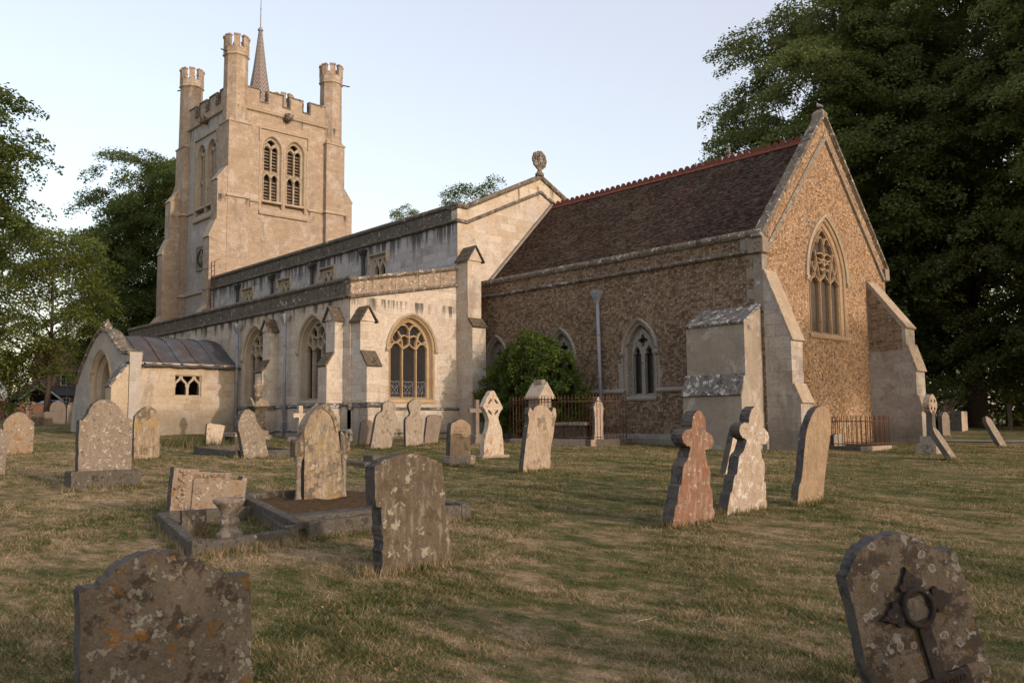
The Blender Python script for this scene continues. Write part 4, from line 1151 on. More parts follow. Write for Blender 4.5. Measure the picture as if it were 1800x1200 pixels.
holes.append([(15.53, 2.08), (15.36, 2.08), (15.38, 1.99), (15.50, 1.86), (15.53, 1.82)])
holes.append([(14.78, 2.08), (15.22, 2.08), (15.2, 1.98), (15.06, 1.84), (15.0, 1.72), (14.94, 1.84), (14.8, 1.98)])
mb.plate(PX(PXE), [(14.40, 1.17), (15.60, 1.17), (15.60, 2.14), (14.40, 2.14)], holes, .08, .22)
mb.box(PXE - .3, PXE + .03, 14.4, 15.6, 1.05, 1.19)
mb.build('porch_window', M['trim'], CH)
front = [(-44.75, -1.2), (-44.35, .8), (-43.85, 2.0), (-43.0, 2.85), (-42.1, 3.52), (-41.3, 4.02), (-40.45, 4.28), (-39.6, 4.04), (-38.9, 3.66), (-38.25, 3.3), (-37.6, 3.06), (-36.84, 3.02), (-36.84, -1.2)]
door = arch(1.32, 1.75, 1.5, .0, 12, -1.19, PC)
mb = MB()
mb.plate(PY(PYF), front, [door], 0, .5)
mb.build('porch_front_wall', M['render_grey'], CH)
mb = MB()
mb.sweep(PY(PYF), list(reversed(front[2:12])), [(-.05, .55), (-.05, -.08), (.06, -.1), (.12, 0), (.12, .55)])
mb.lathe((PC, PYF + .2, 4.3), [(.2, 0), (.2, .12), (.1, .3), (.06, .42)], 4, 0, False, .5)
mb.build('porch_coping', M['coping'], CH)
mb = MB()
hp = arch(1.32, 1.75, 1.5, .12, 14, 1.75, PC)[1:-1]
mb.sweep(PY(PYF), hp, [(-.05, .02), (-.05, -.05), (.03, -.08), (.06, .02)])
mb.loft(PY(PYF), [(arch(1.32, 1.75, 1.5, o, 12, -1.19, PC), d) for o, d in ((.05, -.01), (.0, -.01), (-.12, .12), (-.14, .22), (-.3, .36), (-.32, .5), (-.34, 1.0))])
mb.build('porch_arch', M['trim'], CH)
half = [(0, 4.0), (.8, 3.93), (1.5, 3.74), (2.15, 3.40), (2.7, 3.05), (3.2, 2.74), (3.55, 2.58), (3.82, 2.5)]
sec = [(PC - x, z) for x, z in reversed(half)] + [(PC + x, z) for x, z in half[1:]]
sec = smooth_path(sec, 3)
ys = np.linspace(PYF + .48, YS - .02, 26)
mb = MB(); v = []
for i, y in enumerate(ys):
    for j, (x, z) in enumerate(sec):
        e_ = max(0, abs(x - PC) - 2.6)
        v.append((x, y, z + .02 * math.sin(y * 9) * min(1, e_) + .012 * math.sin(y * 4 + x * 2)))
k = len(sec)
mb.add(v, [(i * k + j, i * k + j + 1, (i + 1) * k + j + 1, (i + 1) * k + j) for i in range(len(ys) - 1) for j in range(k - 1)], 0, True)
mb.add([(x, y, z - .05) for x, y, z in v], [(i * k + j, (i + 1) * k + j, (i + 1) * k + j + 1, i * k + j + 1) for i in range(len(ys) - 1) for j in range(k - 1)], 0, True)
mb.tube([(sec[-1][0], y, v[i * k + k - 1][2] - .03) for i, y in enumerate(ys)], .045, 6)
pr = mb.build('porch_roof', M['lead'], CH, fix=False)
mb = MB()
for y in np.arange(PYF + .6, YS, .79):
    mb.tube([(x, y, z + .02) for x, z in sec], .03, 6)
mb.build('roof_roll', M['lead'], pr)
buttress('S', PYF, -37.6, -36.9, [(.68, -1.2), (.68, 1.6), (.1, 2.4), (0, 2.5)], M['lime_porch'], M['weather_grey'], label='low corner buttress of the porch with a slab top')
mb = MB(); mb.box(-42.3, -38.6, 14.2, 14.3, -1.0, 3.15); mb.build('porch_dark_sheet', M['dark'], CH)  # near-black sheet standing in for the shade inside the porch

# ------------------------------------------------------------------ gravestones
def soften(pts, spacing=.035, jit=.004, rnd=None, closed_bottom=True):
    # pts: outline from bottom left over the top to bottom right; smooth curves, keep corners, add worn irregularity
    n = len(pts); segs = [[pts[0]]]
    for i in range(1, n):
        segs[-1].append(pts[i])
        if 0 < i < n - 1:
            a = Vector(pts[i]) - Vector(pts[i - 1]); b = Vector(pts[i + 1]) - Vector(pts[i])
            if a.length > 1e-6 and b.length > 1e-6 and abs(a.angle_signed(b)) > math.radians(48): segs.append([pts[i]])
    out = []
    for s in segs:
        q = smooth_path(s, 5) if len(s) > 2 else s
        out += q if not out else q[1:]
    res = [out[0]]; 
    for p in out[1:]:
        d = math.hypot(p[0] - res[-1][0], p[1] - res[-1][1])
        k = max(1, int(d / (spacing * 2.2)))
        a = res[-1]
        for j in range(1, k + 1): res.append((a[0] + (p[0] - a[0]) * j / k, a[1] + (p[1] - a[1]) * j / k))
    ph = rnd.uniform(0, 50)
    o2 = []
    for i, (x, z) in enumerate(res):
        if i in (0, len(res) - 1): o2.append((x, z)); continue
        u = ph + i * .9
        o2.append((x + jit * (math.sin(u * 1.7) + .7 * math.sin(u * 3.1 + 1)), z + jit * (math.sin(u * 1.3 + 2) + .7 * math.sin(u * 2.7))))
    return o2

PL = lambda s, z, d: (-d, s, z)         # local slab frame: face looks to +x
GN = [0]
FEET = []
def slab_mesh(outline, thick, rnd, jit=.004, sink=.3, spacing=.035):
    o = soften(outline, spacing, jit, rnd)
    lo = min(o[0][1], o[-1][1])
    o = [(o[0][0], lo - sink)] + o + [(o[-1][0], lo - sink)]
    mb = MB(); mb.prism(PL, o, 0, thick)
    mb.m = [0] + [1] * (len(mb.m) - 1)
    return mb

def gravestone(label, x, y, yaw, thick, outline, mat, scale=1.0, roll=0.0, pitch=0.0, z=None, group=None, plinth=None, cat='gravestone', name='gravestone', jit=.004, bevel=.012, lift=0.0):
    rnd = random.Random(hash(label) % 1000 if False else sum(map(ord, label)))
    outline = [(s * scale, q * scale) for s, q in outline]
    zz = G(x, y) if z is None else z
    FEET.append((x, y, math.radians(yaw), min(q[0] for q in outline) if plinth is None else plinth[2], max(q[0] for q in (outline[0], outline[-1])) if plinth is None else plinth[3], -thick if plinth is None else plinth[0], 0 if plinth is None else plinth[1]))
    rot = (math.radians(-roll), math.radians(-pitch), math.radians(yaw))
    if plinth is None:
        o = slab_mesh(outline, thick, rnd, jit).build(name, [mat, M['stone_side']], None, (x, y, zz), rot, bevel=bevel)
        return tag(o, label, cat, group)
    t = thing(name, label, cat, (x, y, zz), rot, group)
    mb = slab_mesh([(s, q + lift) for s, q in outline], thick, rnd, jit, sink=0.02)
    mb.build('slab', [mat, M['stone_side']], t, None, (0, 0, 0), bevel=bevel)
    (px0, px1, py0, py1, ph, pm) = plinth
    pb = MB(); pb.box(px0, px1, py0, py1, -.25, ph); pb.build('plinth', pm, t, None, (0, 0, 0), bevel=.02)
    return t

def rows(parent, mat, s0, s1, z0, dz, n, d=-.004, h=.022, rnd=None, nm='inscription', tilt=0.0):
    mb = MB()
    for r in range(n):
        zc = z0 - dz * r; w = rnd.uniform(.72, 1.0) * (s1 - s0); c = (s0 + s1) / 2; s = c - w / 2
        while s < c + w / 2:
            l = rnd.uniform(.5, .8) * h
            kind = rnd.choice('IOLTU')
            b = h * .22
            zt = zc + tilt * s
            if kind in 'ILTU': mb.prism(PL, [(s, zt - h / 2), (s + b, zt - h / 2), (s + b, zt + h / 2), (s, zt + h / 2)], d, d + .003)
            if kind in 'OU': mb.prism(PL, [(s + l - b, zt - h / 2), (s + l, zt - h / 2), (s + l, zt + h / 2), (s + l - b, zt + h / 2)], d, d + .003)
            if kind in 'OLU': mb.prism(PL, [(s + b, zt - h / 2), (s + l - b, zt - h / 2), (s + l - b, zt - h / 2 + b), (s + b, zt - h / 2 + b)], d, d + .003)
            if kind in 'OT': mb.prism(PL, [(s + b, zt + h / 2 - b), (s + l, zt + h / 2 - b), (s + l, zt + h / 2), (s + b, zt + h / 2)], d, d + .003)
            s += l + h * .3
            if rnd.random() < .2: s += h * .5
    mb.build(nm, mat, parent, None, (0, 0, 0), fix=False)

OUT = {
'brown725': [(-0.364, 0.025), (-0.378, 0.17), (-0.366, 0.284), (-0.385, 0.378), (-0.386, 0.566), (-0.443, 0.575), (-0.464, 0.905), (-0.388, 0.96), (-0.299, 0.99), (-0.194, 1.013), (-0.087, 1.018), (0.022, 1.006), (0.133, 0.975), (0.246, 0.926), (0.274, 0.904), (0.291, 0.774), (0.314, 0.571), (0.309, 0.505), (0.34, 0.451), (0.359, 0.244), (0.394, -0.027)],
'tan1430': [(-0.295, -0.021), (-0.23, 0.274), (-0.165, 0.391), (-0.068, 0.822), (-0.012, 1.04), (0.08, 1.21), (0.2, 1.35), (0.314, 1.405), (0.427, 1.413), (0.535, 1.343), (0.575, 1.189), (0.528, 0.924), (0.439, 0.62), (0.36, 0.312), (0.325, 0.142), (0.303, 0.014)],
's945': [(-0.393, 0.007), (-0.327, 0.419), (-0.234, 0.905), (-0.196, 1.079), (-0.218, 1.22), (-0.159, 1.343), (-0.07, 1.255), (-0.019, 1.344), (0.131, 1.388), (0.307, 1.363), (0.408, 1.292), (0.484, 1.238), (0.525, 1.34), (0.597, 1.316), (0.612, 1.165), (0.556, 0.985), (0.514, 0.752), (0.426, 0.431), (0.417, -0.019)],
'cel865': [(-0.335, -0.018), (-0.312, 0.422), (-0.181, 0.789), (-0.179, 1.041), (-0.363, 1.322), (-0.174, 1.607), (-0.063, 1.728), (0.037, 1.736), (0.336, 1.296), (0.181, 1.073), (0.2, 0.92), (0.305, 0.663), (0.37, -0.013)],
's812': [(-0.347, 0.012), (-0.316, 0.793), (-0.174, 0.918), (-0.014, 0.981), (0.069, 0.985), (0.213, 0.93), (0.376, 0.802), (0.351, 0.033)],
's672': [(-0.394, 0.011), (-0.297, 0.445), (-0.175, 0.993), (0.03, 1.143), (0.052, 1.33), (0.12, 1.416), (0.227, 1.452), (0.378, 1.461), (0.487, 1.419), (0.54, 1.295), (0.532, 1.066), (0.62, 0.951), (0.51, 0.504), (0.374, -0.01)],
's728': [(-0.352, -0.009), (-0.368, 0.817), (-0.23, 0.968), (-0.178, 1.066), (-0.254, 1.281), (-0.208, 1.39), (-0.131, 1.458), (0.016, 1.523), (0.206, 1.461), (0.269, 1.304), (0.207, 1.087), (0.309, 0.888), (0.358, 0.701), (0.359, -0.009)],
's757': [(-0.274, 0.007), (-0.145, 0.905), (-0.072, 0.944), (0.025, 0.982), (0.213, 1.001), (0.343, 0.943), (0.417, 0.884), (0.491, 0.903), (0.391, 0.417), (0.287, -0.007)],
's638': [(-0.207, 0.005), (-0.119, 0.695), (-0.05, 0.778), (0.059, 0.833), (0.17, 0.842), (0.258, 0.813), (0.348, 0.719), (0.209, -0.005)],
'L180': [(-0.493, 0.057), (-0.502, 0.931), (-0.442, 1.02), (-0.36, 1.122), (-0.301, 1.269), (-0.197, 1.384), (-0.047, 1.426), (0.131, 1.381), (0.27, 1.223), (0.352, 1.095), (0.456, 1.036), (0.499, 0.942), (0.509, 0.022)],
'L258': [(-0.319, -0.003), (-0.335, 0.957), (-0.258, 1.156), (-0.122, 1.285), (-0.011, 1.328), (0.132, 1.286), (0.265, 1.127), (0.308, 0.953), (0.312, -0.011)],
'L35': [(-0.301, -0.021), (-0.423, 0.668), (-0.406, 0.912), (-0.249, 1.081), (-0.086, 1.158), (0.082, 1.111), (0.228, 0.955), (0.33, 0.876), (0.329, 0.533), (0.307, -0.01)],
'L0': [(-0.153, -0.036), (-0.144, 0.695), (-0.168, 0.816), (-0.075, 0.902), (0.021, 0.934), (0.121, 0.877), (0.219, 0.809), (0.198, 0.698), (0.159, 0.411), (0.137, -0.007)],
'tilt445': [(-0.39, -0.028), (-0.507, 0.466), (-0.607, 0.828), (-0.538, 1.034), (-0.444, 1.199), (-0.349, 1.241), (-0.243, 1.234), (-0.088, 1.138), (-0.039, 0.955), (0.129, 0.74), (0.234, 0.529), (0.403, -0.016)],
'tall565': [(-0.294, 0.006), (-0.299, 0.96), (-0.284, 1.102), (-0.223, 1.236), (-0.135, 1.34), (-0.063, 1.396), (-0.018, 1.408), (0.028, 1.396), (0.122, 1.324), (0.198, 1.194), (0.237, 1.055), (0.287, 0.705), (0.351, -0.017)],
'broken360': [(-0.481, 0.039), (-0.446, 0.652), (-0.119, 0.617), (-0.112, 0.588), (0.298, 0.555), (0.293, 0.471), (0.45, 0.451), (0.479, 0.496), (0.533, 0.459), (0.498, -0.062)],
'fgL': [(-0.341, 0.029), (-0.368, 0.697), (-0.342, 0.708), (-0.298, 0.707), (-0.266, 0.736), (-0.2, 0.796), (-0.107, 0.825), (-0.048, 0.828), (0.013, 0.818), (0.127, 0.774), (0.245, 0.708), (0.285, 0.685), (0.358, 0.69), (0.368, 0.579), (0.393, -0.143)],
'fgR': [(-0.277, -0.149), (-0.444, 0.679), (-0.426, 0.694), (-0.406, 0.745), (-0.361, 0.804), (-0.273, 0.851), (-0.157, 0.868), (-0.057, 0.84), (0.013, 0.791), (0.104, 0.793), (0.12, 0.764), (0.139, 0.697), (0.191, 0.497), (0.245, 0.298), (0.376, -0.162)],
}
CROSS = [(.31, 0), (.29, .13), (.27, .15), (.25, .30), (.215, .32), (.205, .48), (.15, .54), (.115, .64), (.12, .66), (.17, .665), (.22, .69), (.24, .735), (.22, .78), (.17, .81), (.115, .815), (.10, .84), (.105, .87), (.085, .94), (.04, .985)]
CROSS = [(-x, z) for x, z in CROSS] + [(0, 1)] + list(reversed(CROSS))
ROUND = [(-.5, 0), (-.5, .8), (-.43, .93), (-.25, 1.03), (0, 1.07), (.25, 1.03), (.43, .93), (.5, .8), (.5, 0)]

GR = 'gravestones in the churchyard grass'
rr = random.Random(5)
# near ones
gravestone('near brown headstone with a curved top, thick with orange and grey lichen circles', -3.90, 1.53, -5, .11, OUT['fgL'], M['stone_lichen'], group=GR, jit=.003, bevel=.014)
t = thing('gravestone', 'dark mossy headstone tilted left with a carved cross and ring on its face', 'gravestone', (-1.71, 4.29, G(-1.71, 4.29)), (0, 0, math.radians(-35)), GR)
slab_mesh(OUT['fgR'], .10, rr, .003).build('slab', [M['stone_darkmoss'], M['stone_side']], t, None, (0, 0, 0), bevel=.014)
def tl(s, z, w=.29):     # tilt frame of the relief
    ca, sa = math.cos(w), math.sin(w)
    return (-.085 + s * ca - z * sa, .475 + s * sa + z * ca)
mb = MB()
for base, tip in ((90, 0), (180, 0), (0, 0)):
    w_ = math.radians(base); ca, sa = math.cos(w_), math.sin(w_)
    lobe = [(.05, -.026), (.082, -.028), (.092, -.058), (.118, -.062), (.128, -.036), (.15, -.03), (.165, -.012), (.195, 0), (.165, .012), (.15, .03), (.128, .036), (.118, .062), (.092, .058), (.082, .028), (.05, .026)]
    mb.prism(PL, [tl(x * ca - y_ * sa, x * sa + y_ * ca + .06) for x, y_ in lobe], -.022, .01)
mb.prism(PL, [tl(-.036, -.34), tl(.036, -.34), tl(.030, .0), tl(-.030, .0)], -.022, .01)
mb.build('cross_relief', M['iron_relief'], t, None, (0, 0, 0), bevel=.004)
mb = MB()
mb.tube([(.022,) + tl(.072 * math.cos(k * PI / 12), .06 + .085 * math.sin(k * PI / 12)) for k in range(25)], .014, 8)
mb.build('ring', M['iron_relief'], t, None, (0, 0, 0))
mb = MB(); mb.prism(PL, [tl(.07 * math.cos(k * PI / 12), .06 + .083 * math.sin(k * PI / 12)) for k in range(24)], -.012, .01)
mb.build('boss', M['stone_kerb'], t, None, (0, 0, 0))
mb = MB(); mb.prism(PL, [tl(-.16, -.85), tl(.165, -.85), tl(.15, -.27), tl(-.14, -.27)], -.02, .01)
pq = mb.build('plaque', M['iron_relief'], t, None, (0, 0, 0), bevel=.004)
mb = MB(); r2 = random.Random(8)
for r in range(6):
    s = -.11
    while s < .12:
        l = r2.uniform(.008, .018); zc = -.31 - r * .05
        mb.prism(PL, [tl(s, zc - .012), tl(s + l * .4, zc - .012), tl(s + l * .4, zc + .012), tl(s, zc + .012)], -.024, -.02)
        if r2.random() < .6: mb.prism(PL, [tl(s, zc + .006), tl(s + l, zc + .006), tl(s + l, zc + .012), tl(s, zc + .012)], -.024, -.02)
        s += l + .009
mb.build('inscription', M['ink_dark'], pq, None, (0, 0, 0), fix=False)

gravestone('squat brown headstone with streaked white lichen and a broken left edge', -6.31, 4.67, 0, .15, OUT['brown725'], M['stone_brown'], group=GR, jit=.004)
gravestone('plain sand coloured headstone with a pointed arch top leaning right', -6.27, 11.55, -8, .13, OUT['tan1430'], M['stone_sand'], group=GR, jit=.002)
gravestone('reddish cross shaped headstone with stepped shoulders', -6.37, 8.91, 0, .17, CROSS, M['stone_red'], scale=1.38, roll=7, group=GR, jit=.003)
gravestone('cream cross shaped headstone thick with white lichen, leaning right', -6.49, 10.29, -3, .16, CROSS, M['stone_white'], scale=1.44, roll=11.5, group=GR, jit=.003)
gravestone('pale round topped headstone leaning hard behind the cream cross', -9.67, 14.92, 0, .14, [(s * .66, z) for s, z in ROUND], M['stone_pale'], roll=24, group=GR, jit=.004)
gravestone('buff headstone with a scrolled top leaning in front of the railed tomb', -12.90, 12.58, 0, .13, OUT['s945'], M['stone_buff'], group=GR, jit=.003)
t = gravestone('small tan headstone with dark lettering and a low pointed top on a block', -15.55, 12.72, 0, .16, OUT['s812'], M['stone_sand'], scale=.86, group=GR, plinth=(-.24, .08, -.39, .40, .22, M['stone_speckle']), lift=.20, jit=.002)
rows(t, M['ink'], -.19, .21, .85, .075, 4, rnd=random.Random(4), h=.045)
# white celtic style stone with pierced ring
t = thing('gravestone', 'pale diamond headed cross headstone with four pierced slots and rust stains', 'gravestone', (-17.08, 15.10, G(-17.08, 15.1)), None, GR)
o = soften(OUT['cel865'], .035, .003, rr)
sl_ = []
for k in range(4):
    w_ = PI / 4 + k * PI / 2; cx_, cz_ = -.01 + .155 * math.cos(w_), 1.31 + .2 * math.sin(w_)
    ca, sa = math.cos(w_ + PI / 2), math.sin(w_ + PI / 2)
    sl_.append([(cx_ + x * ca - y_ * sa, cz_ + x * sa + y_ * ca) for x, y_ in ((-.10, -.01), (-.05, -.03), (.05, -.03), (.10, -.01), (.05, .03), (-.05, .03))])
mb = MB(); mb.plate(PL, [(o[0][0], -.3)] + o + [(o[-1][0], -.3)], sl_, 0, .16)
mb.build('slab', M['stone_pale'], t, None, (0, 0, 0))
mb = MB(); mb.box(-.25, .09, -.45, .48, -.2, .05); mb.build('plinth', M['stone_buff'], t, None, (0, 0, 0), bevel=.015)
gravestone('tall grey buff headstone with a round head leaning left of its neighbour', -22.65, 15.35, 0, .12, OUT['s672'], M['stone_grey'], group=GR, jit=.003)
gravestone('upright grey buff headstone with a keyhole shaped head', -23.02, 16.91, 0, .12, OUT['s728'], M['stone_grey'], group=GR, jit=.003)
gravestone('darker slate headstone with small shoulders leaning beside the keyhole stone', -23.54, 17.96, 0, .10, OUT['s757'], M['stone_slate'], group=GR, jit=.002)
gravestone('short dark round headstone leaning against the aisle plinth', -24.14, 15.69, 0, .10, OUT['s638'], M['stone_slate'], group=GR, jit=.002)
gravestone('broad speckled headstone with a shouldered round top on a dark plinth', -15.75, 5.0, 0, .17, OUT['L180'], M['stone_speckle'], scale=.87, group=GR, plinth=(-.30, .10, -.56, .58, .29, M['stone_kerb']), lift=.26, jit=.004)
gravestone('narrow round topped headstone with yellow lichen in front of the porch wall', -22.32, 8.08, 0, .12, OUT['L258'], M['stone_mould'], group=GR, jit=.003)
gravestone('pale blotched headstone with worn shoulders leaning at the left', -26.47, 6.19, 0, .12, OUT['L35'], M['stone_orange'], group=GR, jit=.005)
gravestone('grey headstone cut off by the left edge of the photo', -19.22, 4.11, 0, .14, OUT['L0'], M['stone_speckle'], group=GR, jit=.003)
gravestone('rounded speckled headstone leaning left in front of the aisle downpipe', -21.05, 10.42, 12, .13, OUT['tilt445'], M['stone_speckle'], group=GR, jit=.004)

# tall gothic monument with colonnettes
TX_, TY_ = -10.84, 6.37
t = thing('gravestone', 'tall gothic arched headstone with side columns and golden lichen', 'gravestone', (TX_, TY_, G(TX_, TY_)), None, GR)
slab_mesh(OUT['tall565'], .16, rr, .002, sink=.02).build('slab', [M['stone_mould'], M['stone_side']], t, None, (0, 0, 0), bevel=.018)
hm = MB()
pth = [(s, z) for s, z in OUT['tall565'][1:-2]]
hm.sweep(PL, smooth_path(pth, 3), [(-.045, .0), (-.045, -.02), (.0, -.035), (.02, -.02), (.02, .17), (0, .17)])
hm.build('arch_mould', M['stone_mould'], t, None, (0, 0, 0))
for s in (-1, 1):
    c0 = .36 if s > 0 else -.36
    mb = MB(); mb.prism(PL, [(c0 - .08, .70), (c0 + .08, .70), (c0 + .085, .88), (c0 + .08 * s + .0, .93), (c0 + s * .05, .95), (c0, .985), (c0 - s * .05, 1.05), (c0 - s * .08, 1.06)] if s > 0 else [(c0 - .085, .88), (c0 - .08, .70), (c0 + .08, .70), (c0 + .08, 1.06), (c0 + .05, 1.05), (c0, .985), (c0 - .05, .95), (c0 - .08, .93)], .0, .15)
    mb.build('shoulder_block', M['stone_brown'], t, None, (0, 0, 0), bevel=.012)
    mb = MB()
    mb.lathe((-.05, c0, .06), [(.06, 0), (.06, .03), (.045, .06), (.05, .08), (.038, .11), (.036, .5), (.046, .52), (.036, .54), (.04, .57), (.06, .62), (.065, .65)], 14)
    mb.build('column', M['stone_speckle'], t, None, (0, 0, 0))
mb = MB(); mb.box(-.24, .06, -.46, .46, -.2, .07); mb.build('plinth', M['stone_mould'], t, None, (0, 0, 0), bevel=.02)
mb = MB()
hpt = [(0, 1.12), (-.03, 1.16), (-.07, 1.16), (-.09, 1.12), (-.05, 1.04), (0, .98), (.05, 1.04), (.09, 1.12), (.07, 1.16), (.03, 1.16)]
mb.prism(PL, [(s * .8 + .0, z) for s, z in hpt], -.006, .004); mb.build('relief', M['stone_speckle'], t, None, (0, 0, 0))
rows(t, M['stone_grey'], -.18, .20, .88, .085, 5, rnd=random.Random(14), h=.022)

# broken headstone of the kerbed grave
t = thing('gravestone', 'broken square headstone with a carved flower panel and orange lichen behind an urn', 'gravestone', (-10.86, 4.70, G(-10.86, 4.7)), (0, math.radians(3), 0), GR)
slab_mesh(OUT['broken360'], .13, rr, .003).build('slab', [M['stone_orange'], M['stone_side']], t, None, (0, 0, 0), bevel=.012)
mb = MB(); mb.prism(PL, [(-.22, .02), (.47, -.02), (.46, .42), (-.2, .50)], -.03, .01); mb.build('panel', M['stone_orange'], t, None, (0, 0, 0), bevel=.008)
mb = MB(); r2 = random.Random(9)
for k in range(16):
    z = .09 + .033 * k; s = -.345 + .045 * math.sin(k * 1.9)
    p0 = (.0, s, z); w_ = r2.uniform(0, 2 * PI); L = r2.uniform(.035, .06)
    p1 = (.018, s + L * math.cos(w_), z + L * .6 * math.sin(w_) + .02)
    mb.tube([p0, ((p0[0] + p1[0]) / 2 + .012, (p0[1] + p1[1]) / 2, (p0[2] + p1[2]) / 2), p1], [.008, .022, .006], 6)
mb.tube([(.006, -.345 + .03 * math.sin(z * 14), z) for z in np.linspace(.06, .62, 14)], .011, 6)
mb.build('flower_relief', M['stone_buff'], t, None, (0, 0, 0))
mb = MB()
for k, (s, kind) in enumerate(((-.175, 'I'), (-.135, 'n'), (-.06, 'L'), (-.015, 'o'), (.03, 'v'), (.085, 'i'), (.13, 'n'), (.185, 'g'))):
    z0 = .505; h = .055 if kind in 'IL' else .04
    st = lambda a, b: mb.tube([(.008, s + a[0], z0 + a[1]), (.008, s + b[0], z0 + b[1])], .007, 5)
    if kind == 'I': st((0, 0), (0, h)); 
    elif kind == 'L': st((0, 0), (0, h)); st((0, 0), (.03, 0))
    elif kind == 'n': st((0, 0), (0, h)); st((0, h), (.028, h)); st((.028, h), (.028, 0))
    elif kind == 'o':
        mb.tube([(.008, s + .015 + .015 * math.cos(q * PI / 5), z0 + .02 + .02 * math.sin(q * PI / 5)) for q in range(11)], .007, 5)
    elif kind == 'v': st((0, h), (.017, 0)); st((.017, 0), (.034, h))
    elif kind == 'i': st((0, 0), (0, h * .75)); st((0, h * 1.15), (0, h * 1.2))
    elif kind == 'g':
        mb.tube([(.008, s + .015 + .015 * math.cos(q * PI / 5), z0 + .02 + .02 * math.sin(q * PI / 5)) for q in range(11)], .007, 5)
        st((.03, .03), (.028, -.02)); st((.028, -.02), (.0, -.018))
mb.build('raised_lettering', M['stone_speckle'], t, None, (0, 0, 0))

def kerb(label, pts, w, h, mat, cat='grave kerb', bed=None, posts=None, closed=True, tiltz=0):
    cx = sum(p[0] for p in pts) / len(pts); cy = sum(p[1] for p in pts) / len(pts)
    t = thing('grave_kerb', label, cat, (cx, cy, G(cx, cy)))
    n = len(pts)
    for i in range(n if closed else n - 1):
        a, b = Vector(pts[i]), Vector(pts[(i + 1) % n]); d = (b - a).normalized(); nn = Vector((-d.y, d.x)) * w / 2
        a2 = a + d * w * .5; b2 = b - d * w * .5
        q = [a2 - nn, b2 - nn, b2 + nn, a2 + nn]
        mb = MB()
        hh = [h + G(p.x, p.y) for p in q]
        mb.add([(p.x, p.y, G(p.x, p.y) - .2) for p in q] + [(p.x, p.y, z) for p, z in zip(q, hh)], [(0, 3, 2, 1), (4, 5, 6, 7), (0, 1, 5, 4), (1, 2, 6, 5), (2, 3, 7, 6), (3, 0, 4, 7)])
        mb.build('kerb_stone', mat, t, bevel=.014)
    for p in (posts or []):
        mb = MB(); g = G(*p); s = w * .62
        mb.box(p[0] - s, p[0] + s, p[1] - s, p[1] + s, g - .2, g + h + .035)
        mb.build('corner_post', mat, t, bevel=.02)
    if bed:
        mb = MB(); bz, bm = bed; k = 9
        P = [Vector(p) for p in pts]; v = []
        for i in range(k + 1):
            for j in range(k + 1):
                q = P[0].lerp(P[1], i / k).lerp(P[3].lerp(P[2], i / k), j / k)
                v.append((q.x, q.y, G(q.x, q.y) + bz + .025 * math.sin(i * 2.3 + j * 1.1) + .02 * math.sin(j * 3.7 - i)))
        mb.add(v, [(i * (k + 1) + j, i * (k + 1) + j + 1, (i + 1) * (k + 1) + j + 1, (i + 1) * (k + 1) + j) for i in range(k) for j in range(k)], 0, True)
        mb.build('bed', bm, t, fix=False)
    return t
KG = 'stone kerbs round graves'
k1 = [(-10.76, 4.08), (-8.24, 3.47), (-8.45, 4.58), (-10.55, 5.25)]
tag(kerb('low stone kerb with moss topped posts enclosing the urn', k1, .11, .13, M['stone_kerb'], bed=(-.03, M['moss']), posts=k1[1:3]), group=KG)
k2 = [(-11.45, 5.45), (-8.37, 4.66), (-8.42, 6.92), (-11.35, 7.55)]
tag(kerb('larger stone kerb filled with dead leaves around the tall gothic headstone', k2, .13, .20, M['stone_kerb'], bed=(.11, M['moss']), posts=[k2[2]]), group=KG)
gravestone('flat ledger strip lying among the leaves inside the larger kerb', -8.95, 5.85, -1, .34, [(-.95, 0), (-.95, .17), (.95, .17), (.95, 0)], M['stone_kerb'], cat='ledger stone', name='ledger_stone', jit=.003)
k3 = [(-24.2, 10.15), (-21.3, 10.0), (-21.3, 11.6), (-24.5, 11.9)]
tag(kerb('dark low kerb behind the leaning speckled headstone', k3, .13, .16, M['stone_kerb'], posts=[k3[0], k3[1]]), group=KG)
# urn and tablet inside the kerb
mb = MB()
mb.lathe((0, 0, 0), [(.125, -.05), (.14, 0), (.135, .03), (.10, .05), (.085, .085), (.088, .11), (.105, .13), (.11, .15), (.105, .17), (.085, .19), (.09, .24), (.115, .30), (.15, .345), (.165, .36), (.168, .385), (.15, .395), (.12, .385), (.10, .33)], 28)
o = mb.build('stone_urn', M['stone_speckle'], None, (-8.95, 4.13, G(-8.95, 4.13) + .05), (math.radians(2), math.radians(1), 0))
tag(o, 'squat turned stone flower urn standing inside the mossy kerb', 'urn')
gravestone('little square tablet behind the stone urn', -9.62, 4.02, -6, .09, [(-.13, 0), (-.13, .24), (-.12, .26), (.12, .26), (.14, .23), (.14, 0)], M['stone_brown'], cat='grave tablet', name='grave_tablet', jit=.004)

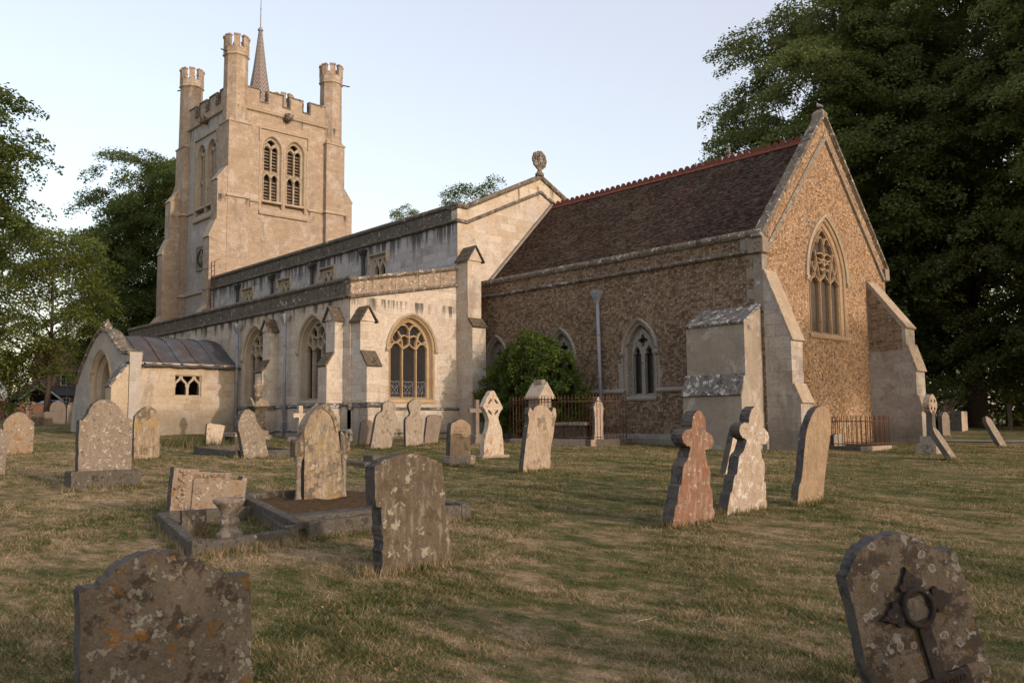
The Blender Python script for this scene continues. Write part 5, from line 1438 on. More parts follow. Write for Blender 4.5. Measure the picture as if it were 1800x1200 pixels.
# flat stones in the grass
t = thing('ledger_stone', 'flat dark ledger stone with a small block on it in the grass', 'ledger stone', (-16.6, 10.8, G(-16.6, 10.8)))
mb = MB(); mb.box(-.45, .5, -.3, .75, -.2, .11); mb.build('slab', M['stone_kerb'], t, None, (0, 0, 0), bevel=.02)
mb = MB(); mb.box(-.3, .1, .15, .5, .1, .25); mb.build('block', M['stone_kerb'], t, None, (0, 0, 0), bevel=.02)
gravestone('white marble tablet leaning by the porch wall', -26.8, 11.8, 8, .08, [(-.28, 0), (-.33, .62), (-.27, .72), (.1, .72), (.34, .68), (.30, .6), (.22, 0)], M['stone_pale'], cat='grave tablet', name='grave_tablet', roll=5)
t = thing('table_tomb', 'low broken table tomb with slab top beside the white tablet', 'tomb', (-27.3, 12.75, G(-27.3, 12.75)), (0, 0, 0))
for nm, b in (('slab', (-.3, .9, -.45, .5, .28, .42)), ('end_block', (.55, .8, -.42, -.25, -.2, .28)), ('end_block', (.5, .8, .2, .42, -.2, .28)), ('side_slab', (-.2, .5, -.3, -.2, -.2, .28))):
    mb = MB(); mb.box(*b); mb.build(nm, M['stone_buff'] if nm == 'slab' else M['stone_kerb'], t, None, (0, 0, 0), bevel=.02)

# urn monument
t = thing('grave_monument', 'mottled pedestal monument with a draped urn in front of the aisle', 'monument', (-30.64, 15.16, G(-30.64, 15.16)))
mb = MB()
mb.box(-.42, .42, -.42, .42, -.2, .16); mb.box(-.32, .32, -.32, .32, .16, .36)
mb.build('plinth', M['stone_speckle'], t, None, (0, 0, 0), bevel=.02)
mb = MB(); mb.lathe((0, 0, .36), [(.38, 0), (.33, .06), (.29, .75), (.36, .82), (.40, .86), (.40, .92), (.20, 1.22), (.14, 1.28)], 4, 0, False, .5)
mb.build('pedestal', M['stone_darkmoss'], t, None, (0, 0, 0), bevel=.015)
for k in range(4):
    w_ = k * PI / 2
    mb = MB(); ca, sa = math.cos(w_), math.sin(w_)
    tri = [(-.3, .0), (.3, 0), (.22, .16), (0, .34), (-.22, .16)]
    v = [(r_ * ca - s * sa, r_ * sa + s * ca, 1.24 + z) for r_ in (.24, .33) for s, z in tri]
    mb.add(v, [(0, 1, 2, 3, 4), (9, 8, 7, 6, 5), (0, 5, 6, 1), (1, 6, 7, 2), (2, 7, 8, 3), (3, 8, 9, 4), (4, 9, 5, 0)])
    mb.build('gable', M['stone_speckle'], t, None, (0, 0, 0), bevel=.01)
mb = MB(); mb.lathe((0, 0, 1.6), [(.11, 0), (.13, .04), (.07, .1), (.08, .14), (.15, .26), (.18, .38), (.17, .46), (.12, .5), (.15, .54), (.12, .62), (.05, .70), (.02, .74)], 16)
mb.build('urn', M['stone_speckle'], t, None, (0, 0, 0))

def latin_cross(label, x, y, h, w, th, arm, zc, mat, base=None, name='grave_cross', group='cross shaped grave markers', roll=0):
    b = th / 2
    o = [(-b, 0), (-b, zc - b), (-arm, zc - b), (-arm, zc + b), (-b, zc + b), (-b, h), (b, h), (b, zc + b), (arm, zc + b), (arm, zc - b), (b, zc - b), (b, 0)]
    t = thing(name, label, 'grave cross', (x, y, G(x, y)), (math.radians(-roll), 0, 0), group)
    mb = MB(); mb.prism(PL, [(o[0][0], -.2)] + o[1:-1] + [(o[-1][0], -.2)], -w / 2, w / 2)
    mb.build('cross', mat, t, None, (0, 0, 0), bevel=.01)
    if base:
        mb = MB(); z = 0
        for hw, hh in base: mb.box(-hw, hw, -hw, hw, z - (.2 if z == 0 else 0), z + hh); z += hh
        mb.build('stepped_base', mat, t, None, (0, 0, 0), bevel=.012)
    return t
latin_cross('plain white stone cross behind the tall gothic headstone', -28.34, 15.68, 1.28, .13, .16, .30, .93, M['stone_pale'], [(.32, .15)])
latin_cross('dark slim stone cross against the aisle corner', -23.08, 19.62, 1.50, .12, .15, .36, 1.12, M['stone_slate'], [(.34, .16), (.24, .14)])
latin_cross('far pale cross by the churchyard wall', -70.8, 16.9, 1.75, .16, .22, .55, 1.25, M['stone_grey'], [(.5, .15)])

# ring headed cross on steps at the right
t = thing('grave_cross', 'ring headed stone cross on two stepped blocks beside the far buttress', 'grave cross', (-9.92, 25.2, G(-9.92, 25.2)), None, 'cross shaped grave markers')
for b in ((-.30, .26, -.38, .38, -.2, .27), (-.22, .19, -.27, .27, .27, .48)):
    mb = MB(); mb.box(*b); mb.build('step', M['stone_grey'], t, None, (0, 0, 0), bevel=.012)
mb = MB()
mb.prism(PL, [(-.13, .46), (-.095, 1.2), (.095, 1.2), (.13, .46)], -.09, .09)
mb.build('shaft', M['stone_kerb'], t, None, (0, 0, 0), bevel=.015)
mb = MB()
hol = []
for k in range(4):
    w_ = PI / 4 + k * PI / 2
    hol.append([(.155 * math.cos(w_) + .055 * math.cos(q * PI / 4), 1.36 + .155 * math.sin(w_) + .055 * math.sin(q * PI / 4)) for q in range(8)])
rim = []
for q in range(32):
    w_ = q * PI / 16
    r_ = .27 + (.03 if min(abs(((w_ / (PI / 2)) % 1)), abs(1 - ((w_ / (PI / 2)) % 1))) < .16 else 0)
    rim.append((r_ * math.cos(w_), 1.36 + r_ * math.sin(w_)))
mb.plate(PL, rim, hol, -.085, .085)
mb.build('ring_head', M['stone_buff'], t, None, (0, 0, 0))

gravestone('narrow lichened headstone fallen back at a steep slant near the ringed cross', -8.48, 22.94, 5, .13, [(s * .46, z * .88) for s, z in ROUND], M['stone_speckle'], pitch=28, roll=-9, group=GR)
gravestone('mottled pointed headstone leaning back in the far right grass', -9.75, 30.48, 0, .13, [(-.28, 0), (-.28, .86), (-.16, 1.02), (0, 1.1), (.16, 1.02), (.28, .86), (.28, 0)], M['stone_speckle'], pitch=24, roll=-8, group=GR)
# far left stones
gravestone('distant round topped stone left of the far cross', -71.4, 16.0, 0, .15, [(s * 1.0, z * 1.2) for s, z in ROUND], M['stone_brown'], group=GR)
gravestone('low dark stone of a far pair on the left lawn', -56.1, 14.0, 0, .14, [(s * .62, z * .72) for s, z in ROUND], M['stone_brown'], group=GR)
gravestone('low greenish stone of a far pair on the left lawn', -56.3, 14.55, 0, .14, [(s * .6, z * .74) for s, z in ROUND], M['stone_slate'], group=GR)
gravestone('grey pointed stone beside the left edge of the porch', -57.8, 15.5, 0, .15, [(-.45, 0), (-.45, .95), (-.3, 1.3), (0, 1.45), (.3, 1.3), (.45, .95), (.45, 0)], M['stone_slate'], group=GR)
gravestone('brown stone half hidden by the porch front', -57.9, 16.4, 0, .15, [(s * .7, z * 1.25) for s, z in ROUND], M['stone_grey'], group=GR)
# far right
gravestone('broad brown headstone under a dry shrub at the far right', -13.85, 36.7, 5, .16, [(s * 1.0, z * .95) for s, z in ROUND], M['stone_slate'], group=GR)
gravestone('square white stone block in the shade beyond the chancel', -16.0, 44.7, 5, .5, [(-.5, 0), (-.5, .95), (.5, .95), (.5, 0)], M['stone_pale'], group=GR)
gravestone('thin brown slab standing in the shade at the far right', -15.9, 51.0, 10, .12, [(-.45, 0), (-.45, 1.35), (.45, 1.35), (.45, 0)], M['stone_brown'], group=GR)

# ------------------------------------------------------------------ railed tombs
def railing(name, label, pts, zbase, plinth_h, rail_h, step, gate=None, finial=True, closed=False):
    cx = sum(p[0] for p in pts) / len(pts); cy = sum(p[1] for p in pts) / len(pts)
    t = thing(name, label, 'railings', (cx, cy, zbase))
    for i in range(len(pts) - 1):
        a, b = Vector(pts[i]), Vector(pts[i + 1]); d = (b - a); L = d.length; d.normalize(); nn = Vector((-d.y, d.x)) * .12
        mb = MB()
        q = [a - nn - d * .14, b - nn + d * .14, b + nn + d * .14, a + nn - d * .14]
        mb.add([(p.x, p.y, zbase - .4) for p in q] + [(p.x, p.y, zbase + plinth_h) for p in q], [(0, 3, 2, 1), (4, 5, 6, 7), (0, 1, 5, 4), (1, 2, 6, 5), (2, 3, 7, 6), (3, 0, 4, 7)])
        mb.build('kerb_stone', M['stone_kerb'] if i % 2 == 0 else M['stone_buff'], t, bevel=.015)
        z0, z1 = zbase + plinth_h, zbase + plinth_h + rail_h
        for z in (z0 + .07, z1 - .17):
            mb = MB(); mb.tube([(a.x, a.y, z), (b.x, b.y, z)], .014, 6); mb.build('rail', M['rust'], t)
        n = max(1, int(L / step))
        for k in range(n + 1):
            p = a.lerp(b, k / n); big = k in (0, n)
            mb = MB()
            if finial:
                r0 = .016 if big else .0095
                mb.lathe((p.x, p.y, 0), [(r0, z0), (r0, z1 - .13), (r0 * 1.1, z1 - .12), (.026, z1 - .09), (.03, z1 - .07), (.022, z1 - .045), (r0, z1 - .03), (.012, z1 + .0), (.004, z1 + .06)], 7)
            else:
                mb.lathe((p.x, p.y, 0), [(.011, z0), (.011, z1 - .03), (.006, z1 + .02)], 6)
            mb.build('baluster', M['rust'], t)
    return t
railing('tomb_railing', 'rusty iron spiked railing on a stone kerb round the tomb by the bush', [(-22.8, 23.4), (-22.8, 20.95), (-18.95, 20.95), (-18.95, 22.75)], -.86, .26, 1.42, .155)
railing('tomb_railing', 'thin rusty railing on a low kerb against the gable wall', [(-14.0, 25.5), (-11.95, 25.5), (-11.95, 27.1), (-14.0, 27.1)], -1.0, .16, .92, .14, finial=False)
t = thing('grave_monument', 'pink gabled pedestal monument inside the spiked railing', 'monument', (-22.05, 21.72, -.55))
mb = MB(); mb.box(-.3, .3, -.3, .3, -.5, 1.42); mb.build('pedestal', M['stone_buff'], t, None, (0, 0, 0), bevel=.015)
mb = MB(); mb.add([(-.38, -.40, 1.42), (.38, -.40, 1.42), (.38, .40, 1.42), (-.38, .40, 1.42), (-.38, 0, 1.95), (.38, 0, 1.95)], [(0, 3, 2, 1), (0, 1, 5, 4), (2, 3, 4, 5), (1, 2, 5), (0, 4, 3)])
mb.box(-.38, .38, -.42, .42, 1.34, 1.42); mb.build('gabled_cap', M['stone_pale'], t, None, (0, 0, 0), bevel=.012)
mb = MB(); mb.box(-.2, .2, -.1, .1, 1.87, 2.03); mb.build('cap_block', M['stone_grey'], t, None, (0, 0, 0), bevel=.012)
t = thing('chest_tomb', 'dark mottled chest tomb inside the spiked railing', 'tomb', (-20.9, 22.2, -.78))
mb = MB(); mb.box(-.95, .95, -.42, .42, -.2, .62); mb.build('chest', M['stone_darkmoss'], t, None, (0, 0, 0), bevel=.015)
mb = MB(); mb.box(-1.05, 1.05, -.5, .5, .62, .74); mb.build('lid', M['stone_grey'], t, None, (0, 0, 0), bevel=.02)
gravestone('waisted pale headstone inside the railing near the downpipe', -19.5, 22.0, 0, .14, [(-.25, 0), (-.25, .2), (-.2, .4), (-.2, .95), (-.27, 1.12), (-.12, 1.34), (-.04, 1.48), (.04, 1.48), (.12, 1.34), (.27, 1.12), (.2, .95), (.2, .4), (.25, .2), (.25, 0)], M['stone_pale'], scale=1.08, group=GR)
gravestone('dull narrow headstone inside the railing behind the chest tomb', -21.75, 23.15, 0, .12, [(s * .55, z * 1.2) for s, z in ROUND], M['stone_brown'], group=GR)
gravestone('low grey grave marker inside the thin railing', -13.2, 26.3, 0, .12, [(s * .7, z * .42) for s, z in ROUND], M['stone_grey'], group=GR)

# ------------------------------------------------------------------ trees
def leaf_mesh(name, C_, Nn, size, mat, parent, rng):
    n = len(C_)
    t = rng.normal(size=(n, 3)); t -= (t * Nn).sum(1, keepdims=True) * Nn; t /= np.linalg.norm(t, axis=1, keepdims=True) + 1e-9
    b = np.cross(Nn, t)
    L = (np.asarray(size) * rng.uniform(.65, 1.25, n))[:, None]; Wd = L * .62
    fold = Nn * (L * .12)
    v = np.stack([C_ - t * L * .5, C_ + b * Wd * .5 + fold - t * L * .05, C_ + t * L * .5, C_ - b * Wd * .5 + fold - t * L * .05], 1).reshape(-1, 3)
    me = bpy.data.meshes.new(name)
    me.vertices.add(n * 4); me.vertices.foreach_set('co', v.astype(np.float32).ravel())
    me.loops.add(n * 4); me.loops.foreach_set('vertex_index', np.arange(n * 4, dtype=np.int32))
    me.polygons.add(n)
    me.polygons.foreach_set('loop_start', np.arange(0, n * 4, 4, dtype=np.int32))
    try: me.polygons.foreach_set('loop_total', np.full(n, 4, dtype=np.int32))
    except Exception: pass
    me.materials.append(mat); me.update(calc_edges=True); me.validate()
    o = bpy.data.objects.new(name, me); COL.objects.link(o)
    if parent is not None: o.parent = parent
    return o

def crown_points(lobes, dens, pad_r, leaf, rng, flat=.38, droop=.24):
    Cs, Ns, pads = [], [], []
    for (lx, ly, lz, lr) in lobes:
        npad = max(4, int(7.5 * (lr / pad_r) ** 2 * .55))
        d = rng.normal(size=(npad, 3)); d[:, 2] = d[:, 2] * .9 + .12; d /= np.linalg.norm(d, axis=1, keepdims=True)
        rad = lr * rng.uniform(.45, 1.03, npad) ** .7
        pc = np.array([lx, ly, lz]) + d * rad[:, None] * np.array([1, 1, .82])
        for c, dd in zip(pc, d):
            pr = pad_r * rng.uniform(.55, 1.25)
            k = int(dens * pr * pr)
            r_ = pr * np.sqrt(rng.uniform(0, 1, k)); w = rng.uniform(0, 2 * PI, k)
            ax = dd * np.array([1, 1, .25]); ax /= np.linalg.norm(ax) + 1e-9
            up = np.array([0, 0, 1.0]) + dd * .55; up /= np.linalg.norm(up)
            u = np.cross(up, ax + np.array([.01, .02, .03])); u /= np.linalg.norm(u) + 1e-9
            q = np.cross(up, u)
            h = rng.normal(0, flat * pr * .38, k)
            P = c + u * (r_ * np.cos(w))[:, None] * .8 + q * (r_ * np.sin(w))[:, None] * 1.15 + up * h[:, None]
            P[:, 2] -= droop * (r_ / pr) ** 2 * pr
            nn = rng.normal(size=(k, 3)) * .5 + up * 1.0
            nn /= np.linalg.norm(nn, axis=1, keepdims=True)
            Cs.append(P); Ns.append(nn); pads.append(c)
    return np.concatenate(Cs), np.concatenate(Ns), pads

def tree(name, label, x, y, height, lobes, leaf=.2, dens=85, pad_r=1.1, mat='leaf_right', trunk_r=.4, seed=1, cat='tree', group=None, limbs=True, trunk_top=.8, keep=None, zadj=0.0, lean=(0, 0)):
    rng = np.random.default_rng(seed); g = G(x, y) + zadj
    t = thing(name, label, cat, (x, y, g), None, group)
    C_, Nn, pads = crown_points(lobes, dens, pad_r, leaf, rng)
    mb = MB()
    H = height * trunk_top
    tp = []
    for i in range(8):
        f = i / 7
        tp.append((lean[0] * f + .12 * math.sin(f * 5 + seed) * f, lean[1] * f + .12 * math.cos(f * 4 + seed) * f, -.3 + (H + .3) * f))
    mb.tube(tp, [trunk_r * (1.35 if i == 0 else 1.08 if i == 1 else 1 - .82 * (i / 7)) for i in range(8)], 12)
    if limbs:
        for (lx, ly, lz, lr) in lobes:
            zz = max(height * .14, min(H * .93, lz - math.hypot(lx, ly) * rng.uniform(.35, .75)))
            f = min(1, max(0, (zz + .3) / (H + .3)))
            s = Vector((lean[0] * f, lean[1] * f, zz)); e = Vector((lx, ly, lz))
            mid = s.lerp(e, .5) + Vector((0, 0, -.08 * (e - s).length + .3))
            r0 = max(.05, trunk_r * (1 - .8 * f) * .55)
            mb.tube([s, s.lerp(mid, .6), mid, mid.lerp(e, .6), e], [r0, r0 * .8, r0 * .62, r0 * .45, r0 * .28], 7)
            near = [p for p in pads if (p[0] - lx) ** 2 + (p[1] - ly) ** 2 + (p[2] - lz) ** 2 < (lr * 1.1) ** 2]
            idx = rng.permutation(len(near))[:9]
            for i in idx:
                p = Vector(near[i]); m = mid.lerp(e, rng.uniform(.2, .95))
                k = m.lerp(p, .5) + Vector((0, 0, .12 * lr * rng.uniform(-.4, 1)))
                mb.tube([m, k, p], [r0 * .3, r0 * .2, r0 * .07], 5)
    mb.build('trunk', M['bark'], t, None, (0, 0, 0), fix=False)
    c = leaf_mesh('crown', C_, Nn, np.full(len(C_), leaf), M[mat], t, rng)
    return t

def lobes_egg(n, cx, cy, cz, rx, ry, rz, seed, r0=.34, shell=.72, zbias=0.0):
    rng = np.random.default_rng(seed + 100); out = []
    for i in range(n):
        f = (i + .5) / n; z = 1 - 2 * f; r = math.sqrt(max(0, 1 - z * z)); w = i * 2.39996 + rng.uniform(-.4, .4)
        s = shell * rng.uniform(.8, 1.15)
        out.append((cx + rx * s * r * math.cos(w), cy + ry * s * r * math.sin(w), cz + rz * s * (z + zbias), (rx + ry + rz) / 3 * r0 * rng.uniform(.75, 1.25)))
    return out

TG = 'tall trees beyond the church'
tree('lime_tree', 'tall dark green tree rising behind the chancel roof', -24.8, 52.3, 30, lobes_egg(44, 0, 0, 16.4, 7.8, 8.0, 13.2, 3, .31, .8), .21, 215, 1.35, 'leaf_right', .5, 21, group=TG)
tree('lime_tree', 'tallest dark tree with a thick trunk right of the gable', -18.6, 53.9, 32, lobes_egg(56, .5, 0, 16.6, 8.6, 8.2, 15.4, 5, .28, .82), .21, 205, 1.35, 'leaf_right', .5, 22, group=TG)
tree('lime_tree', 'dark tree with drooping boughs at the right edge', -7.2, 50.0, 30, lobes_egg(46, 0, 0, 15.2, 8.0, 7.8, 14.6, 8, .28, .82), .21, 190, 1.35, 'leaf_right', .5, 23, group=TG)
tree('lime_tree', 'shaded tree behind the thick trunked tree', -15.5, 64.0, 29, lobes_egg(32, 0, 0, 14.5, 8.6, 7.8, 14, 9, .30, .8), .3, 62, 1.5, 'leaf_right', .55, 24, group=TG)
tree('lime_tree', 'shaded tree filling the gap behind the gable', -30.0, 66.0, 26, lobes_egg(28, 0, 0, 12.5, 8.6, 7.8, 12, 10, .30, .8), .3, 62, 1.5, 'leaf_right', .45, 25, group=TG)
SHG = 'dark shrubs under the right hand trees'
for i, (x, y, r, lab) in enumerate(((-26, 58, 4.4, 'dark shrub hidden low behind the far buttress'), (-19.5, 62, 4.2, 'dark shrub behind the thick tree trunk'), (-12, 66, 4.4, 'dark shrub between the two right hand trunks'), (-3, 61, 4.6, 'dark shrub at the right edge under the trees'), (-16, 71, 5.5, 'tall dark shrub deepest in the shade'))):
    tree('shrub', lab, x, y, 7, lobes_egg(14, 0, 0, 3.2, r * 1.35, r, 3.6, 30 + i, .42), .3, 56, 1.3, 'leaf_right', .15, 60 + i, 'shrub', SHG, limbs=False, trunk_top=.6)

tree('broadleaf_tree', 'dark tree reaching in from the left edge', -47.6, 4.6, 17.5, lobes_egg(22, 1.4, 1.9, 12.2, 5.0, 5.0, 5.8, 12, .40), .19, 210, 1.0, 'leaf_left', .32, 41, group='trees on the left', trunk_top=.75)
tree('broadleaf_tree', 'loose light green tree before the street on the left', -63.6, 16.4, 14, lobes_egg(26, -.3, -.9, 8.0, 4.0, 4.3, 6.3, 13, .36, .78), .19, 150, 1.0, 'leaf_loose', .2, 42, group='trees on the left')
tree('broadleaf_tree', 'broad green tree standing left of the tower', -79.6, 30.2, 25.5, lobes_egg(30, 0, 0, 15.2, 8.0, 8.6, 10.2, 14, .35, .76), .23, 170, 1.4, 'leaf_left', .4, 43, group='trees on the left')
tree('broadleaf_tree', 'lower green tree between the tower and the porch', -76.0, 24.6, 13, lobes_egg(20, 0, 0, 7.6, 4.6, 4.6, 5.8, 15, .38), .22, 130, 1.2, 'leaf_left', .28, 44, group='trees on the left')
tree('shrub', 'low leafy shrub under the loose light green tree', -66.5, 13.2, 5, lobes_egg(12, 0, 0, 2.6, 3.2, 2.8, 2.2, 19, .42), .2, 110, 1.0, 'leaf_left', .12, 48, 'shrub', limbs=False, trunk_top=.5)
tree('broadleaf_tree', 'leafy tree at the far left edge behind the round stones', -74.5, 10.6, 12, lobes_egg(18, 0, 0, 7.5, 4.2, 4.0, 5.4, 16, .40), .27, 95, 1.2, 'leaf_left', .28, 45, group='trees on the left')
tree('broadleaf_tree', 'small yellow green treetop above the nave parapet', -76.4, 54.8, 23.6, lobes_egg(11, 0, 0, 20.4, 2.9, 2.9, 3.4, 17), .2, 150, .9, 'leaf_loose', .3, 46, group='trees behind the nave')
tree('broadleaf_tree', 'green treetop left of the nave gable cross', -70.6, 60.6, 26, lobes_egg(16, 0, 0, 21.0, 5.4, 4.8, 5.0, 18), .22, 150, 1.2, 'leaf_left', .35, 47, group='trees behind the nave')
# unseen trees and a laurel, added for the shade they cast into view
tree('unseen_yew', 'unseen yew added behind the photographer to shade the near stones', 15.5, -.2, 6.4, lobes_egg(16, 0, 0, 3.2, 3.2, 6.2, 3.0, 51, .42), .3, 42, 1.3, 'leaf_right', .35, 71, limbs=False, trunk_top=.5)
tree('shrub', 'unseen low laurel added behind the photographer to shade the near grass', 14.0, 9.0, 4.4, lobes_egg(12, 0, 0, 2.2, 2.2, 4.0, 2.0, 55, .42), .3, 42, 1.2, 'leaf_right', .15, 75, limbs=False, trunk_top=.4, cat='shrub')
tree('lime_tree', 'spreading tree east of the chancel', 27.0, 30.2, 15.5, lobes_egg(12, 0, 0, 13.3, 3.0, 4.2, 1.0, 52, .45), .36, 70, 1.1, 'leaf_right', .4, 72, limbs=False)
tree('lime_tree', 'big tree east of the shaded trees', 9.0, 55.0, 16, lobes_egg(16, 0, 0, 8, 6.4, 7.0, 6.5, 53), .34, 30, 1.6, 'leaf_right', .5, 73, limbs=False)

# evergreen bush by the chancel
rng = np.random.default_rng(5)
bx, by = -23.75, 22.85
t = thing('evergreen_bush', 'rounded glossy evergreen bush in front of the brown chancel wall', 'bush', (bx, by, G(bx, by)))
lob = [(-1.2, -.2, 1.6, .85), (-.6, .1, 2.5, .95), (.15, 0, 2.95, .95), (.9, .1, 2.45, .9), (1.45, 0, 1.6, .8), (0, -.5, 1.7, 1.1), (-.9, -.3, .95, .7), (.8, -.4, 1.1, .9), (-.2, -.4, 1.0, .8), (1.5, -.1, .85, .55), (.5, -.35, 2.2, .9), (-1.5, 0, 1.15, .5)]
lob = [(a_ * 1.34, b_ * .5 - .1, c_ * 1.08, r_ * 1.24) for a_, b_, c_, r_ in lob]
C_, Nn, pads = crown_points(lob, 1000, .30, .1, rng, .7, .1)
C_[:, 1] *= .68
Nn = Nn * .7 + rng.normal(size=Nn.shape) * .4; Nn /= np.linalg.norm(Nn, axis=1, keepdims=True)
leaf_mesh('foliage', C_, Nn, np.full(len(C_), .105), M['leaf_bush'], t, rng)
mb = MB()
mb.tube([(-.5, -.1, -.2), (-.45, -.1, .6), (-.2, 0, 1.6)], [.12, .1, .05], 8)
for p in pads[::9]: mb.tube([(-.4, -.05, .5), tuple((np.array((-.3, 0, .8)) + p) / 2 + np.array((0, 0, .15))), tuple(p)], [.04, .025, .01], 5)
mb.build('stem', M['bark'], t, None, (0, 0, 0), fix=False)
# dry shrub on the far right grave
rng = np.random.default_rng(6)
t = thing('dry_shrub', 'bare reddish shrub growing over the broad brown headstone', 'shrub', (-14.3, 37.2, G(-14.3, 37.2)))
mb = MB()
for k in range(46):
    w_ = rng.uniform(0, 2 * PI); r_ = rng.uniform(.2, .75); h_ = rng.uniform(.9, 1.55)
    mb.tube([(0, 0, 0), (r_ * .5 * math.cos(w_), r_ * .5 * math.sin(w_), h_ * .6), (r_ * math.cos(w_), r_ * math.sin(w_), h_)], [.02, .014, .006], 4)
mb.build('twigs', M['bark'], t, None, (0, 0, 0), fix=False)

# ------------------------------------------------------------------ grass
def ground_h(x, y):
    return (-1.5 - .025 * np.clip(x, -95, 25) + .01 * np.clip(y, -25, 45)) + .018 * np.sin(x * 1.1 + .7 * y) + .014 * np.sin(.63 * x - 1.3 * y + 1.0) + .012 * np.sin(2.1 * x + 1.7 * y) - .012

def grass():
    rng = np.random.default_rng(3)
    n = 620000
    d = np.exp(rng.uniform(math.log(1.8), math.log(34.0), n))
    az = rng.uniform(-math.radians(43), math.radians(43), n) + .8246
    x = -np.sin(az) * d; y = np.cos(az) * d
    inside = (x < -36.5) & (y > 12.3) | (x < -27.2) & (y > 17.0) | (x < -13.9) & (y > 23.5)
    x, y, d = x[~inside], y[~inside], d[~inside]; n = len(x)
    h = rng.uniform(.010, .028, n) * (1 + .012 * d) * (.8 + .5 * (np.sin(x * 9.3 + 2 * np.sin(y * 5.1)) * np.sin(y * 8.1 + 1.7 * np.sin(x * 4.3)) + .55) ** 2 + .3 * np.sin(x * 2.3) * np.sin(y * 2.9))
    w = (.0016 + .00042 * d) * rng.uniform(.7, 1.3, n)
    a = rng.uniform(0, 2 * PI, n); ln = rng.uniform(.4, 2.2, n) * h
    b = a + rng.uniform(-1, 1, n) + PI / 2
    # untrimmed tufts at the feet of the stones
    fx, fy, fh = [], [], []
    for (sx, sy, yw, s0, s1, x0, x1) in FEET:
        dist = math.hypot(sx, sy)
        if dist > 40: continue
        k = int(800 / (1 + dist * .04))
        side = rng.integers(0, 3, k); u = rng.uniform(0, 1, k); o_ = np.abs(rng.normal(0, .035, k))
        lx = np.where(side == 0, x1 + o_, x0 + (x1 - x0) * u); ly = np.where(side == 0, s0 + (s1 - s0) * u, np.where(side == 1, s0 - o_, s1 + o_))
        fx.append(sx + lx * math.cos(yw) - ly * math.sin(yw)); fy.append(sy + lx * math.sin(yw) + ly * math.cos(yw)); fh.append(rng.uniform(.04, .15, k) * rng.uniform(.4, 1, k))
    for pts in (k1, k2):
        for i in range(4):
            a0, b0 = np.array(pts[i]), np.array(pts[(i + 1) % 4]); k = 700; u = rng.uniform(0, 1, k)[:, None]
            q = a0 + (b0 - a0) * u; c0 = np.mean(pts, axis=0); dv = (q - c0) / np.linalg.norm(q - c0, axis=1, keepdims=True)
            q = q + dv * (.09 + np.abs(rng.normal(0, .04, k)))[:, None]
            fx.append(q[:, 0]); fy.append(q[:, 1]); fh.append(rng.uniform(.03, .10, k))
    fx, fy, fh = np.concatenate(fx), np.concatenate(fy), np.concatenate(fh); k = len(fx)
    fd = np.hypot(fx, fy)
    x = np.concatenate([x, fx]); y = np.concatenate([y, fy]); h = np.concatenate([h, fh])
    w = np.concatenate([w, (.0018 + .0004 * fd)]); a = np.concatenate([a, rng.uniform(0, 2 * PI, k)]); b = np.concatenate([b, rng.uniform(0, 2 * PI, k)]); ln = np.concatenate([ln, fh * rng.uniform(.1, .7, k)]); n = len(x)
    z = ground_h(x, y)
    P0 = np.stack([x - np.cos(a) * w, y - np.sin(a) * w, z - .004], 1)
    P1 = np.stack([x + np.cos(a) * w, y + np.sin(a) * w, z - .004], 1)
    P2 = np.stack([x + np.cos(b) * ln, y + np.sin(b) * ln, z + h], 1)
    v = np.stack([P0, P1, P2], 1).reshape(-1, 3)
    me = bpy.data.meshes.new('grass')
    me.vertices.add(n * 3); me.vertices.foreach_set('co', v.astype(np.float32).ravel())
    me.loops.add(n * 3); me.loops.foreach_set('vertex_index', np.arange(n * 3, dtype=np.int32))
    me.polygons.add(n); me.polygons.foreach_set('loop_start', np.arange(0, n * 3, 3, dtype=np.int32))
    m = N('grass blade'); p = m.pos()
    ROT = m.n('ShaderNodeMapping', {'Vector': p, 'Rotation': (0, 0, math.radians(-47)), 'Scale': (0.22, 1.15, 1.0)}).outputs[0]
    a_ = m.noise(ROT, 1.15, 5.0, 0.62, 0.4); b_ = m.noise(p, 0.35, 4.0, 0.55)
    g_ = m.noise(m.n('ShaderNodeMapping', {'Vector': p, 'Rotation': (0, 0, math.radians(-47)), 'Scale': (0.5, 1.0, 1.0)}).outputs[0], 4.4, 7.0, 0.72)
    t = m.math('ADD', m.math('ADD', m.math('MULTIPLY', a_, 0.22), m.math('MULTIPLY', b_, 0.16)), m.math('ADD', m.math('MULTIPLY', m.island(), 0.17), m.math('MULTIPLY', g_, 0.45)))
    t = m.math('SUBTRACT', t, m.math('MULTIPLY', m.step(m.sep(p)[1], 5.0, 15.0), 0.02))
    t = m.math('ADD', t, 0.008)
    c = m.ramp(t, [(0.375, (0.045, 0.062, 0.018)), (0.455, (0.122, 0.138, 0.046)), (0.505, (0.235, 0.198, 0.094)), (0.56, (0.40, 0.30, 0.18)), (0.64, (0.58, 0.45, 0.31))])
    c = m.mix(1.0, c, (1.0, 1.0, .97), 'MULTIPLY')
    me.materials.append(m.done(c, .8, None, .1, 0, c))
    me.update(calc_edges=True); me.validate()
    o = bpy.data.objects.new('grass', me); COL.objects.link(o)
    tag(o, 'short dry mown grass and clippings over the churchyard', 'grass', kind='stuff')
grass()

